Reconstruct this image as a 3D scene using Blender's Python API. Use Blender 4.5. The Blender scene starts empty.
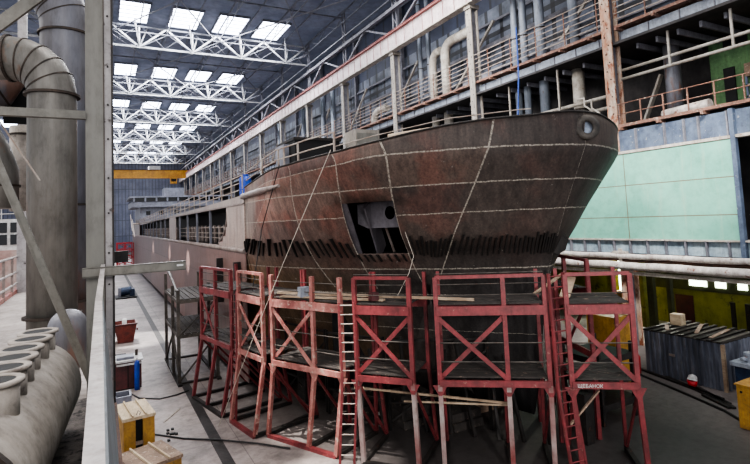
import bpy, math, random
from mathutils import Vector, Matrix
random.seed(7)
D = bpy.data; S = bpy.context.scene; COL = S.collection
PI = math.pi
# ------------------------------------------------------------------ helpers
class MB:
    def __init__(s): s.v=[]; s.f=[]; s.uv=None
    def add(s, vs, fs):
        n=len(s.v); s.v += [Vector(v) for v in vs]; s.f += [tuple(i+n for i in f) for f in fs]; return s
    def box(s, x0,x1,y0,y1,z0,z1):
        return s.add([(x0,y0,z0),(x1,y0,z0),(x1,y1,z0),(x0,y1,z0),(x0,y0,z1),(x1,y0,z1),(x1,y1,z1),(x0,y1,z1)],
            [(3,2,1,0),(4,5,6,7),(0,1,5,4),(1,2,6,5),(2,3,7,6),(3,0,4,7)])
    def bar(s, p, q, w, h=None, up=(0,0,1)):
        p=Vector(p); q=Vector(q); h=h or w; d=(q-p).normalized(); u=Vector(up)
        if abs(d.dot(u))>.98: u=Vector((0,1,0))
        a=d.cross(u).normalized()*w/2; b=a.cross(d).normalized()*h/2
        return s.add([p-a-b,p+a-b,p+a+b,p-a+b,q-a-b,q+a-b,q+a+b,q-a+b],
            [(3,2,1,0),(4,5,6,7),(0,1,5,4),(1,2,6,5),(2,3,7,6),(3,0,4,7)])
    def ibeam(s, p, q, w, h, t, up=(0,0,1)):
        p=Vector(p); q=Vector(q); d=(q-p).normalized(); u=Vector(up)
        if abs(d.dot(u))>.98: u=Vector((0,1,0))
        a=d.cross(u).normalized(); b=a.cross(d).normalized()
        s.bar(p,q,t,h-2*t,up); s.bar(p+b*(h-t)/2,q+b*(h-t)/2,w,t,up); s.bar(p-b*(h-t)/2,q-b*(h-t)/2,w,t,up); return s
    def tube(s, path, r, n=12, caps=True):
        P=[Vector(p) for p in path]; R=r if isinstance(r,(list,tuple)) else [r]*len(P); n0=len(s.v); prev=None
        for i,p in enumerate(P):
            if i==0: d=P[1]-P[0]
            elif i==len(P)-1: d=P[-1]-P[-2]
            else: d=(P[i+1]-P[i]).normalized()+(P[i]-P[i-1]).normalized()
            d=d.normalized()
            if prev is None:
                u=Vector((0,0,1)) if abs(d.z)<.9 else Vector((0,1,0))
                a=d.cross(u).normalized()
            else: a=(prev-d*prev.dot(d)).normalized()
            prev=a; b=d.cross(a)
            k=1.0
            if 0<i<len(P)-1:
                c=(P[i+1]-P[i]).normalized().dot((P[i]-P[i-1]).normalized()); k=1/max(.5,math.sqrt((1+c)/2)) if False else 1
            for j in range(n):
                t=2*PI*j/n; s.v.append(p+(a*math.cos(t)+b*math.sin(t))*R[i]*k)
        for i in range(len(P)-1):
            for j in range(n):
                k=(j+1)%n; A=n0+i*n
                s.f.append((A+j,A+k,A+n+k,A+n+j))
        if caps:
            s.f.append(tuple(n0+j for j in reversed(range(n)))); A=n0+(len(P)-1)*n; s.f.append(tuple(A+j for j in range(n)))
        return s
    def ring(s, c, ax, r0, r1, h, n=24):     # annulus with height along ax
        c=Vector(c); d=Vector(ax).normalized(); u=Vector((0,0,1)) if abs(d.z)<.9 else Vector((0,1,0))
        a=d.cross(u).normalized(); b=d.cross(a); n0=len(s.v)
        for (r,z) in ((r0,0),(r1,0),(r1,h),(r0,h)):
            for j in range(n):
                t=2*PI*j/n; s.v.append(c+(a*math.cos(t)+b*math.sin(t))*r+d*z)
        for q in range(4):
            for j in range(n):
                k=(j+1)%n; A=n0+q*n; Bq=n0+((q+1)%4)*n
                s.f.append((A+j,A+k,Bq+k,Bq+j))
        return s
    def build(s, name, m, parent=None, smooth=False, uv=None):
        off=Vector((0,0,0)); p=parent
        while p is not None: off+=p.location; p=p.parent
        me=D.meshes.new(name); me.from_pydata([tuple(v-off) for v in s.v],[],s.f)
        if uv:
            l=me.uv_layers.new(name='UVMap')
            for lp in me.loops: l.data[lp.index].uv=uv[lp.vertex_index]
        me.materials.append(m)
        if smooth:
            for pl in me.polygons: pl.use_smooth = len(pl.vertices)<=4
        me.update(); o=D.objects.new(name,me); COL.objects.link(o)
        if parent is not None: o.parent=parent
        return o
def tag(o,label=None,cat=None,group=None,kind=None):
    if label: o['label']=label
    if cat: o['category']=cat
    if group: o['group']=group
    if kind: o['kind']=kind
    return o
def emp(name,label,cat,loc,group=None):
    o=D.objects.new(name,None); o.location=loc; o.empty_display_size=.3; COL.objects.link(o); return tag(o,label,cat,group)
def struct(name,mb,m,**k): return tag(mb.build(name,m,**k),kind='structure')
def pieces(name,lst,m,parent,limit=100,key=None):
    # each piece a part of its own; past the limit the farther rest is one part of kind stuff
    for mb in lst[:limit]: mb.build(name,m,parent)
    if len(lst)>limit:
        b=MB()
        for mb in lst[limit:]: b.add(mb.v,mb.f)
        tag(b.build(name,m,parent),kind='stuff')
ORD=['first','second','third','fourth','fifth','sixth','seventh','eighth','ninth','tenth','eleventh','twelfth','thirteenth','fourteenth','fifteenth','sixteenth','seventeenth']
# ------------------------------------------------------------------ materials
def nt(name):
    m=D.materials.new(name); m.use_nodes=True; t=m.node_tree; t.nodes.clear()
    o=t.nodes.new('ShaderNodeOutputMaterial'); b=t.nodes.new('ShaderNodeBsdfPrincipled'); t.links.new(b.outputs[0],o.inputs[0]); return m,t,b
def col(h):
    if isinstance(h,str):
        c=[int(h[i:i+2],16)/255 for i in (0,2,4)]
    else: c=[x/255 for x in h]
    return tuple([(x/12.92 if x<=.04045 else ((x+.055)/1.055)**2.4) for x in c]+[1])
class G:
    def __init__(s,t): s.t=t
    def n(s,ty,**k):
        nd=s.t.nodes.new(ty)
        for a,b in k.items(): setattr(nd,a,b)
        return nd
    def l(s,a,b): s.t.links.new(a,b)
    def m(s,op,a,b=None,c=None,clamp=False):
        nd=s.n('ShaderNodeMath',operation=op,use_clamp=clamp)
        for i,x in enumerate((a,b,c)):
            if x is None: continue
            if isinstance(x,(int,float)): nd.inputs[i].default_value=x
            else: s.l(x,nd.inputs[i])
        return nd.outputs[0]
    def noise(s,vec,scale,detail=4,rough=.55):
        nd=s.n('ShaderNodeTexNoise'); nd.inputs['Scale'].default_value=scale; nd.inputs['Detail'].default_value=detail; nd.inputs['Roughness'].default_value=rough
        if vec is not None: s.l(vec,nd.inputs['Vector'])
        return nd.outputs['Fac']
    def ramp(s,f,stops):
        nd=s.n('ShaderNodeValToRGB'); e=nd.color_ramp.elements
        while len(e)<len(stops): e.new(.5)
        for i,(p,c) in enumerate(stops): e[i].position=p; e[i].color=c if len(c)==4 else col(c)
        s.l(f,nd.inputs[0]); return nd.outputs[0]
    def mix(s,f,a,b,mode='MIX'):
        nd=s.n('ShaderNodeMix',data_type='RGBA',blend_type=mode)
        for i,x in ((0,f),(6,a),(7,b)):
            if isinstance(x,(int,float)): nd.inputs[i].default_value=x
            elif isinstance(x,tuple): nd.inputs[i].default_value=x
            else: s.l(x,nd.inputs[i])
        return nd.outputs[2]
    def coord(s,stretch=(1,1,1),kind='Object'):
        tc=s.n('ShaderNodeTexCoord'); mp=s.n('ShaderNodeMapping'); mp.inputs['Scale'].default_value=stretch
        s.l(tc.outputs[kind],mp.inputs[0]); return mp.outputs[0]
    def bump(s,f,b,strength=.3,dist=.02):
        nd=s.n('ShaderNodeBump'); nd.inputs['Strength'].default_value=strength; nd.inputs['Distance'].default_value=dist
        s.l(f,nd.inputs['Height']); s.l(nd.outputs[0],b.inputs['Normal'])
def mat(name,c1,c2=None,scale=3,rough=.7,metal=0,bump=.15,stretch=(1,1,1),spot=None,spotamt=.62,spotscale=6,emit=None,es=0,grime=.8):
    m,t,b=nt(name); g=G(t); v=g.coord(stretch)
    c1=col(c1); c2=col(c2) if c2 else tuple(x*.6 for x in c1[:3])+(1,)
    n1=g.noise(v,scale)
    f=g.ramp(n1,[(.35,(0,0,0,1)),(.68,(1,1,1,1))])
    c=g.mix(f,c1,c2)
    if spot:
        n2=g.noise(v,spotscale,6,.65); f2=g.ramp(n2,[(spotamt-.04,(0,0,0,1)),(spotamt+.05,(1,1,1,1))]); c=g.mix(f2,c,col(spot))
    gr=g.ramp(g.noise(v,scale*4.5,7,.72),[(.3,(.55,.53,.51,1)),(.5,(.95,.95,.95,1)),(.72,(1.18,1.17,1.15,1))]); c=g.mix(grime,c,gr,'MULTIPLY')
    gs=g.ramp(g.noise(g.coord((stretch[0]*3,stretch[1]*3,stretch[2]*.3)),scale*1.2,5,.7),[(.42,(1,1,1,1)),(.7,(.58,.54,.5,1))]); c=g.mix(grime*.7,c,gs,'MULTIPLY')
    g.l(c,b.inputs['Base Color']); b.inputs['Roughness'].default_value=rough; b.inputs['Metallic'].default_value=metal
    if bump: g.bump(g.noise(v,scale*5,4),b,bump)
    if emit: b.inputs['Emission Color'].default_value=col(emit); b.inputs['Emission Strength'].default_value=es
    return m
def emis(name,c,s):
    m,t,b=nt(name); b.inputs['Base Color'].default_value=col(c); b.inputs['Emission Color'].default_value=col(c); b.inputs['Emission Strength'].default_value=s; return m

M={}
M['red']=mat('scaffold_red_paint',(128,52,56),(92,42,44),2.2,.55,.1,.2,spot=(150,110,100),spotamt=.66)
M['redlight']=mat('sunlit_worn_red_paint',(172,118,110),(132,70,66),1.6,.55,.1,.2,spot=(176,152,140),spotamt=.6)  # scaffold red paled in colour for sunlight on it, with worn spots
M['pale_leg']=mat('worn_leg_paint',(160,150,146),(120,62,60),.8,.6,.1,.2)
M['darksteel']=mat('dark_steel',(52,48,46),(30,28,28),3,.6,.4,.2,spot=(90,60,48),spotamt=.64)
M['blacksteel']=mat('black_steel',(20,20,21),(10,10,10),3,.7,.2,.2)
M['greysteel']=mat('grey_scaffold_steel',(92,86,80),(50,47,45),2.5,.6,.3,.2,spot=(80,58,48),spotamt=.66)
M['rustrail']=mat('rusty_orange_rail',(134,98,84),(98,72,62),3,.8,.1,.3,spot=(170,150,135),spotamt=.6)
M['palerail']=mat('pale_rail',(178,170,162),(138,118,106),2,.7,.1,.1)
M['gal_blue']=mat('blue_grey_beam_paint',(150,158,170),(116,122,134),1.5,.6,.1,.15,spot=(110,84,74),spotamt=.66)
M['girder_low']=mat('pale_ribbed_girder_paint',(178,196,206),(140,160,176),1.2,.6,.1,.15)
M['girder_blue']=mat('girder_blue_paint',(98,112,134),(70,82,104),1.2,.6,.1,.15,spot=(180,180,176),spotamt=.66)
M['crane_rail']=mat('pale_pink_girder_paint',(206,192,192),(176,160,162),1,.6,0,.1,spot=(170,110,104),spotamt=.68,spotscale=3)
M['crane_red']=mat('faded_red_flange',(160,98,92),(128,80,76),2,.7,0,.1)
M['crane_seam']=mat('girder_seam_paint',(178,140,140),(160,126,126),2,.7,0,.05)
M['track']=m_panel('slotted_track_steel',(58,52,50),(44,40,40),(12,12,12),None,.8,1,.3) if False else mat('track_steel',(56,50,48),(30,28,28),2.2,.6,.4,.3)
M['col_pale']=mat('pale_column_paint',(152,146,138),(118,112,106),1.3,.7,0,.15,stretch=(1,1,.4),spot=(116,84,66),spotamt=.66)
M['col_rust']=mat('rust_peeled_column_paint',(168,120,92),(190,176,162),2.2,.75,0,.3,stretch=(1,1,.5),spot=(128,72,48),spotamt=.56,spotscale=4)
M['col_web']=mat('blue_grey_column_side',(124,124,132),(96,96,104),1.6,.7,0,.1)
M['truss']=mat('light_truss_paint',(180,180,180),(132,134,140),1,.6,.1,.05)
M['trussdark']=mat('grey_purlin_paint',(120,122,130),(84,86,96),1,.6,.1,.05)
M['duct']=mat('galvanised_duct',(128,124,118),(92,90,86),1.6,.5,.35,.12,stretch=(1,1,.35),spot=(116,88,70),spotamt=.64,spotscale=2)
M['duct_blue']=mat('bluish_duct',(124,126,136),(96,92,92),1.2,.5,.35,.1,stretch=(1,1,.3),spot=(122,96,86),spotamt=.6,spotscale=1.6)
M['duct_dirty']=mat('dusty_duct_metal',(172,164,156),(146,138,130),2.2,.75,.1,.15,spot=(108,98,92),spotamt=.66)
M['band']=mat('dark_band',(70,58,50),(44,38,34),4,.6,.4,.2)
M['post']=mat('grey_green_post_paint',(118,116,110),(100,98,92),1.2,.6,0,.08,stretch=(1,1,.4),spot=(84,80,76),spotamt=.68)
M['post_light']=mat('pale_post_flange',(176,172,172),(150,146,148),1.5,.6,0,.1,spot=(70,62,60),spotamt=.66)
M['brace']=mat('grey_brace_paint',(122,118,110),(94,92,86),1.8,.6,0,.1)
M['rail_white']=mat('chalky_white_rail',(176,170,168),(152,146,144),3,.7,0,.12,spot=(120,104,98),spotamt=.68)
M['skirt']=mat('blue_grey_skirt',(112,120,124),(94,100,104),2,.6,0,.1,spot=(76,62,54),spotamt=.64)
M['pipe_blue']=mat('blue_grey_pipe',(140,148,160),(104,110,122),1.2,.55,.2,.08,stretch=(1,1,.3),spot=(110,86,76),spotamt=.66)
M['pipe_pale']=mat('pale_pipe',(178,174,166),(144,136,126),1.3,.6,.1,.1,spot=(116,92,74),spotamt=.66)
M['insul']=mat('lagged_pipe_wrap',(206,200,196),(160,150,144),2.2,.8,0,.5,spot=(124,84,66),spotamt=.63,spotscale=3)
M['rustpipe']=mat('rusty_dark_pipe',(96,66,52),(62,46,40),2.5,.8,.1,.3)
M['wheelhouse']=mat('wheelhouse_grey_paint',(128,130,142),(104,106,116),.8,.5,0,.05)
M['glassdark']=mat('dark_window_glass',(14,16,20),(8,8,10),1,.15,0,0)
M['yellow']=mat('crane_yellow',(206,148,30),(176,120,24),.6,.5,0,.05)
M['yellowbox']=mat('ochre_box_paint',(180,136,56),(134,98,42),2,.6,0,.1,spot=(110,90,60),spotamt=.66)
M['cratetop']=mat('pale_wood_top',(206,188,160),(176,156,128),3,.8,0,.15,stretch=(1,.2,1),spot=(120,100,80),spotamt=.7)
M['wood']=mat('dusty_board',(150,128,110),(112,92,80),3,.85,0,.2,spot=(190,176,160),spotamt=.62)
M['woodpale']=mat('pale_plank',(176,158,136),(140,118,98),3,.85,0,.2,stretch=(.3,.3,1))
M['binred']=mat('oxide_red_paint',(122,52,44),(92,44,38),2.5,.6,0,.2)
M['darkred']=mat('dark_red_panel',(84,34,36),(60,28,30),2,.6,0,.15)
M['brightred']=mat('bright_red_paint',(190,34,44),(150,24,34),2,.5,0,.1)
M['white']=mat('white_paint',(205,205,205),(176,174,172),3,.6,0,.1)
M['blue']=mat('blue_plastic',(24,74,190),(16,50,140),2,.4,0,.05)
M['cable']=mat('black_rubber_cable',(24,22,24),(16,14,16),3,.6,0,0)
M['rope']=mat('pale_cable',(196,188,176),(160,150,140),3,.8,0,0)
M['bluerope']=mat('blue_hose',(50,90,180),(40,70,150),3,.6,0,0)
M['board']=mat('dirty_deck_boards',(58,52,49),(42,38,36),3,.85,0,.3,spot=(130,112,98),spotamt=.64,spotscale=5)
M['green']=mat('green_wall_paint',(92,130,84),(74,108,72),1.4,.7,0,.1,spot=(120,140,112),spotamt=.66)
M['lime']=mat('lime_wall_paint',(146,146,52),(96,98,36),.5,.7,0,.15,spot=(60,58,30),spotamt=.62,spotscale=1.5)
M['limedark']=mat('dark_olive_wall',(66,68,36),(40,42,28),.8,.8,0,.1)
M['darkwall']=mat('dark_back_wall',(58,54,54),(30,28,30),1,.8,0,.1)
M['shipdark']=mat('dark_ship_interior',(24,24,26),(14,14,16),2,.7,.1,.1)
M['roof']=mat('grey_blue_roof',(112,116,130),(70,76,94),.25,.8,0,.05,emit=(120,128,150),es=.1)  # faint emission brightens the roof underside in place of an uplight
M['ledge']=mat('pale_flange',(196,190,182),(160,150,140),2,.7,0,.1,spot=(140,104,84),spotamt=.64)
M['sky']=emis('skylight_glazing',(226,234,255),9)
M['winlight']=emis('daylit_window_glazing',(235,250,225),5)
M['insidegrey']=mat('grey_inner_plate',(96,92,98),(76,72,78),1.5,.5,.2,.1)
M['weldbr']=mat('charred_bracket_steel',(40,35,32),(24,22,22),4,.7,.3,.3)
M['fender']=mat('fender_tube_paint',(150,140,136),(120,104,98),1.5,.5,.2,.1)
M['machblue']=mat('steel_blue_machine',(44,62,92),(30,40,60),3,.5,.2,.1)

def m_hull(name,bow=True):
    m,t,b=nt(name); g=G(t)
    uvn=g.n('ShaderNodeUVMap'); sp=g.n('ShaderNodeSeparateXYZ'); g.l(uvn.outputs[0],sp.inputs[0]); u,v=sp.outputs[0],sp.outputs[1]
    oc=g.coord((1,1,1)); ocs=g.coord((1,1,.25))
    nA=g.noise(oc,.55,5,.6); nB=g.noise(oc,2.6,6,.65); nS=g.noise(ocs,3.0,4,.6); nF=g.noise(oc,14,5,.7)
    if bow:
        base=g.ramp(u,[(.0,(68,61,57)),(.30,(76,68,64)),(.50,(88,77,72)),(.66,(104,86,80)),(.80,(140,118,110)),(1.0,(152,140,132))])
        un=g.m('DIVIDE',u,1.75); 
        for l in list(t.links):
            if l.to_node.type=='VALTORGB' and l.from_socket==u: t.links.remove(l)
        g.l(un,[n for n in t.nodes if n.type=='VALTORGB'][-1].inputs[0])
    else:
        base=g.ramp(nA,[(.3,(146,136,134)),(.7,(118,102,98))])
    red=g.ramp(nA,[(.47,(0,0,0,1)),(.6,(1,1,1,1))])
    redf=g.m('MULTIPLY',red,g.m('MULTIPLY',u,.42)) if bow else g.m('MULTIPLY',red,.35)
    c=g.mix(redf,base,col((122,74,64)) if bow else col((150,112,104)))
    if bow:
        # lower band darker and, far aft, tan
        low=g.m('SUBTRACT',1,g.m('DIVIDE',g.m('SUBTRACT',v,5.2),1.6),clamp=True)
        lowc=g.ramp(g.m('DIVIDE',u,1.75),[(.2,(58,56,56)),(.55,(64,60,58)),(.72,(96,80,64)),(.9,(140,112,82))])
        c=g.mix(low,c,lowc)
        # darker zone around the bracket row
        hz=g.m('SUBTRACT',1,g.m('MULTIPLY',g.m('ABSOLUTE',g.m('SUBTRACT',v,6.55)),1.7),clamp=True)
        hz=g.m('MULTIPLY',hz,g.m('SUBTRACT',1.1,g.m('MULTIPLY',u,.5),clamp=True))
        c=g.mix(g.m('MULTIPLY',hz,.75),c,col((26,24,24)))
    if not bow:
        lo=g.m('GREATER_THAN',6.45,v); c=g.mix(g.m('MULTIPLY',lo,.8),c,g.mix(nA,col((128,98,92)),col((96,78,76))))
        hi=g.m('GREATER_THAN',v,6.45); c=g.mix(g.m('MULTIPLY',hi,.6),c,col((172,164,158)))  # zone above the strake lightened in colour for the light on it
    dirt=g.ramp(nS,[(.42,(0,0,0,1)),(.75,(1,1,1,1))]); c=g.mix(g.m('MULTIPLY',dirt,.55),c,col((34,30,29)) if bow else col((86,78,76)))
    cu=None
    for p in ((.02,.555,.765,.955,1.165,1.5) if bow else (34,44,60,75)):
        q=g.m('GREATER_THAN',u,p); cu=q if cu is None else g.m('ADD',cu,q)
    for k,p in enumerate((9.72,8.7,7.77,5.8,4.8,3.4) if bow else (4.7,8.72)):
        cu=g.m('ADD',cu,g.m('MULTIPLY',g.m('GREATER_THAN',v,p),7.3))
    wn=g.n('ShaderNodeTexWhiteNoise',noise_dimensions='1D'); g.l(cu,wn.inputs['W'])
    pv=g.ramp(wn.outputs['Value'],[(0,(.72,.72,.74,1)),(.5,(.95,.93,.92,1)),(1,(1.25,1.14,1.08,1))]); c=g.mix(1.0,c,pv,'MULTIPLY')
    fg=g.ramp(nF,[(.3,(.6,.6,.6,1)),(.5,(1,1,1,1)),(.7,(1.35,1.3,1.25,1))]); c=g.mix(.8,c,fg,'MULTIPLY')
    vs_=g.ramp(g.noise(g.coord((5,5,.35)),1.6,5,.7),[(.35,(.7,.7,.7,1)),(.55,(1,1,1,1)),(.72,(1.3,1.25,1.2,1))]); c=g.mix(.8,c,vs_,'MULTIPLY')
    wob=g.m('MULTIPLY',g.m('SUBTRACT',nB,.5),.08)
    def line(src,p,w):
        d=g.m('ABSOLUTE',g.m('SUBTRACT',g.m('ADD',src,wob) if src is v else src,p))
        return g.m('LESS_THAN',d,w)
    tot=None
    hs=[(9.72,.024),(8.7,.02),(7.77,.018),(5.8,.022),(4.8,.012),(3.4,.01)] if bow else [(4.7,.06),(8.72,.02)]
    vs=[(.02,.002),(.555,.0026),(.765,.0026),(.955,.0022),(1.165,.0024),(1.5,.002)] if bow else [(34,.03),(44,.03),(60,.03),(75,.03)]
    for p,w in hs:
        L=line(v,p,w); tot=L if tot is None else g.m('MAXIMUM',tot,L)
    if bow: vm=g.m('GREATER_THAN',v,5.0)
    for p,w in vs:
        L=line(u,p,w); tot=g.m('MAXIMUM',tot,g.m('MULTIPLY',L,vm) if bow else g.m('MULTIPLY',L,.5))
    brk=g.ramp(nF,[(.40,(.2,.2,.2,1)),(.56,(1,1,1,1))])
    tot=g.m('MULTIPLY',tot,brk)
    c=g.mix(g.m('MULTIPLY',tot,.8 if bow else .6),c,col((168,160,148)) if bow else col((70,60,58)))
    # paint flecks
    fl=g.ramp(g.noise(oc,4.2,8,.75),[(.66,(0,0,0,1)),(.68,(1,1,1,1))]); c=g.mix(g.m('MULTIPLY',fl,.6),c,col((150,146,140)))
    g.l(c,b.inputs['Base Color']); b.inputs['Roughness'].default_value=.6 if bow else .42; b.inputs['Metallic'].default_value=.1; b.inputs['Specular IOR Level'].default_value=.3 if bow else .5
    g.bump(g.m('ADD',nB,g.m('MULTIPLY',tot,.6)),b,.35,.03)
    return m
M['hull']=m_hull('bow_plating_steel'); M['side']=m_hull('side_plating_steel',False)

def m_floor():
    m,t,b=nt('dusty_concrete_floor'); g=G(t); v=g.coord()
    a=g.noise(v,.25,6,.6); c=g.ramp(a,[(.3,(98,90,88)),(.5,(134,124,120)),(.72,(164,152,146))])
    s=g.ramp(g.noise(v,1.1,7,.7),[(.5,(0,0,0,1)),(.72,(1,1,1,1))]); c=g.mix(g.m('MULTIPLY',s,.75),c,col((74,66,64)))
    sp=g.n('ShaderNodeSeparateXYZ'); g.l(v,sp.inputs[0])
    # slab joints
    for k,per in ((0,5.0),(1,6.0)):
        fr=g.m('FRACT',g.m('DIVIDE',g.m('ADD',sp.outputs[k],1000.7),per)); ln=g.m('LESS_THAN',fr,.006); c=g.mix(g.m('MULTIPLY',ln,.6),c,col((60,54,54)))
    # shade under the ship painted into the colour; floor beyond it also darker
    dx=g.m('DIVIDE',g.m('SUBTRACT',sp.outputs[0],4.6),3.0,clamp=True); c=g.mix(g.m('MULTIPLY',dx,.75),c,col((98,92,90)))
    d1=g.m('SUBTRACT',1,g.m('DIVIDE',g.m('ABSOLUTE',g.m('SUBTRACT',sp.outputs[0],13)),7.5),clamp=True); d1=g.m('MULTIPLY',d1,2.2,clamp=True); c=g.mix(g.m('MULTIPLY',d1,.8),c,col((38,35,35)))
    fg=g.ramp(g.noise(v,3.5,8,.75),[(.34,(.6,.58,.57,1)),(.55,(1,1,1,1)),(.75,(1.12,1.12,1.12,1))]); c=g.mix(.85,c,fg,'MULTIPLY')
    g.l(c,b.inputs['Base Color']); b.inputs['Roughness'].default_value=.6; g.bump(g.noise(v,6,6),b,.15); return m
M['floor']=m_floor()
def m_panel(name,c1,c2,line,px,pz,axis=1,lw=.03,emit=None,es=0,streak=None,rough=.6,ox=0,oz=0):
    m,t,b=nt(name); g=G(t); v=g.coord(); sp=g.n('ShaderNodeSeparateXYZ'); g.l(v,sp.inputs[0])
    a=g.noise(v,.35,5,.6); c=g.ramp(a,[(.35,c1),(.65,c2)])
    gr=g.ramp(g.noise(v,2.2,7,.7),[(.32,(.62,.6,.58,1)),(.55,(1,1,1,1))]); c=g.mix(.5,c,gr,'MULTIPLY')
    if streak:
        vs=g.coord((2,2,.12)); s=g.ramp(g.noise(vs,1.6,6,.7),[(.56,(0,0,0,1)),(.74,(1,1,1,1))]); c=g.mix(g.m('MULTIPLY',s,.6),c,col(streak))
    for k,per,o in ((axis,px,ox),(2,pz,oz)):
        if not per: continue
        fr=g.m('FRACT',g.m('DIVIDE',g.m('ADD',sp.outputs[k],1000*per+o),per)); ln=g.m('LESS_THAN',fr,lw/per); c=g.mix(g.m('MULTIPLY',ln,.85),c,col(line))
    g.l(c,b.inputs['Base Color']); b.inputs['Roughness'].default_value=rough
    if es: g.l(c,b.inputs['Emission Color']); b.inputs['Emission Strength'].default_value=es
    return m
M['teal']=m_panel('mint_green_wall_panels',(130,190,170),(108,168,150),(110,74,52),7.2,1.75,1,.05,streak=(160,184,160),ox=-3.6,oz=-.1)
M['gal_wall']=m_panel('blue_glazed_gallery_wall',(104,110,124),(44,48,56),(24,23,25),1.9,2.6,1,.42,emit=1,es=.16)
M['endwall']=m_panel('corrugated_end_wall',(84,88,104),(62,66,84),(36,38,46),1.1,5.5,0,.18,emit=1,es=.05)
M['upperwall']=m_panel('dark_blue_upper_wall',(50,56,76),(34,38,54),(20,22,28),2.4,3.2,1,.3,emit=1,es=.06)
def m_container():
    m,t,b=nt('weathered_container_boards'); g=G(t); v=g.coord((1,1,.15))
    c=g.ramp(g.noise(v,1.8,5,.7),[(.3,(52,54,62)),(.5,(84,88,100)),(.62,(120,124,136)),(.75,(66,54,50))])
    s=g.ramp(g.noise(g.coord((3,3,.5)),1.2,5,.7),[(.6,(0,0,0,1)),(.7,(1,1,1,1))]); c=g.mix(g.m('MULTIPLY',s,.5),c,col((96,70,58)))
    g.l(c,b.inputs['Base Color']); b.inputs['Roughness'].default_value=.65; b.inputs['Metallic'].default_value=.2; g.bump(g.noise(v,8,4),b,.4); return m
M['container']=m_container()
M['gravel']=mat('gritty_platform_floor',(128,120,116),(84,80,80),9,.85,0,.5,spot=(52,50,50),spotamt=.56,spotscale=13)
M['platform']=mat('dusty_platform_floor',(172,164,160),(146,138,134),1.2,.8,0,.1,spot=(120,110,106),spotamt=.66)

# ------------------------------------------------------------------ setting
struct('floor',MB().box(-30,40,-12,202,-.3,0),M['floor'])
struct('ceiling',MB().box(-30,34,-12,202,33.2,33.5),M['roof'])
struct('wall_back',MB().box(-30,34,200,200.4,0,33.2),M['endwall'])
# right wall: dark lower back wall, lime aisle wall, green room, glazed gallery wall, upper wall
struct('wall_right',MB().box(33,33.3,5,200,0,5.6),M['lime'])
struct('wall_right_aisle',MB().box(31,31.3,6,200,5.6,17.2),M['darkwall'])
struct('wall_right_green',MB().box(30.6,30.9,7.5,15.7,12.2,17.2),M['green'])
struct('window_1',MB().box(30.5,30.62,13.7,14.9,16.2,17.15),M['blacksteel'])
struct('door_1',MB().box(30.5,30.62,14.45,15.0,12.2,15.1),M['blacksteel'])
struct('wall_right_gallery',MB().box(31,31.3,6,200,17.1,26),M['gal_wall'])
struct('wall_right_upper',MB().box(31,31.3,6,200,26,33.2),M['upperwall'])
struct('ceiling_aisle',MB().box(26.2,33,2,200,5.0,5.3),M['darkwall'])
struct('ceiling_bay',MB().box(25.85,31.3,2,200,16.95,17.1),M['darkwall'])
struct('floor_upper_level',MB().box(26.0,31,2,18.3,11.95,12.15),M['blacksteel'])
struct('wall_right_teal',MB().box(25.55,25.62,12.5,34,5.95,10.62),M['teal'])
for i,(y0,y1) in enumerate(((18.25,19.3),(17.15,17.75),(16.0,16.5))):
    struct('window_%d'%(i+2),MB().box(32.86,32.92,y0,y1,2.55,2.9),M['winlight'])
struct('window_5',MB().box(32.9,33.0,23.5,24.6,1.2,3.9),M['winlight'])
struct('trim_6',MB().box(32.93,32.99,5,23,2.25,5.0),M['limedark'])
struct('door_2',MB().box(32.9,32.99,19.2,20.3,0,1.9),M['darkred'])
struct('trim_7',MB().box(30.2,30.5,20.0,20.4,0,5.0),M['limedark'])
struct('trim_8',MB().box(30.2,30.5,18.9,19.15,0,5.0),M['limedark'])
# aisle piers (lime)
for i,y in enumerate((20.9,23.0,30.5)):
    struct('trim_%d'%(i+1),MB().box(30.6,31.1,y,y+.55,0,5),M['lime'])
struct('trim_5',MB().box(29.9,30.5,21.6,22.5,0,2.2),M['yellowbox'])
# skylights
n=0
for k in range(6):
    for (x0,x1) in ((2.1,5.1),(7.6,10.9),(12.9,16.3),(18.1,21.6)):
        n+=1; y=60.5+24*k
        o=emp('skylight','bright roof skylight, %s from the left post in the %s row from the camera'%(ORD[[2.1,7.6,12.9,18.1].index(x0)],ORD[k]),'skylight',((x0+x1)/2,y+3,33),'bright skylights in the hall roof')
        MB().box(x0,x1,y,y+6,33.0,33.08).build('pane',M['sky'],o)
        f=MB()
        f.box(x0-.15,x1+.15,y-.15,y,32.9,33.19).box(x0-.15,x1+.15,y+6,y+6.15,32.9,33.19).box(x0-.15,x0,y,y+6,32.9,33.19).box(x1,x1+.15,y,y+6,32.9,33.19)
        for j in range(1,5): f.box(x0,x1,y+j*1.2-.03,y+j*1.2+.03,32.93,33.0)
        f.build('frame',M['trussdark'],o)
for k in range(3):
    o=emp('skylight','bright roof skylight over the neighbouring left bay, %s from the camera'%ORD[k],'skylight',(-16,84+26*k,33),'skylights over the left bay')
    MB().box(-20,-13,84+26*k,92+26*k,33.0,33.08).build('pane',M['sky'],o)
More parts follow.
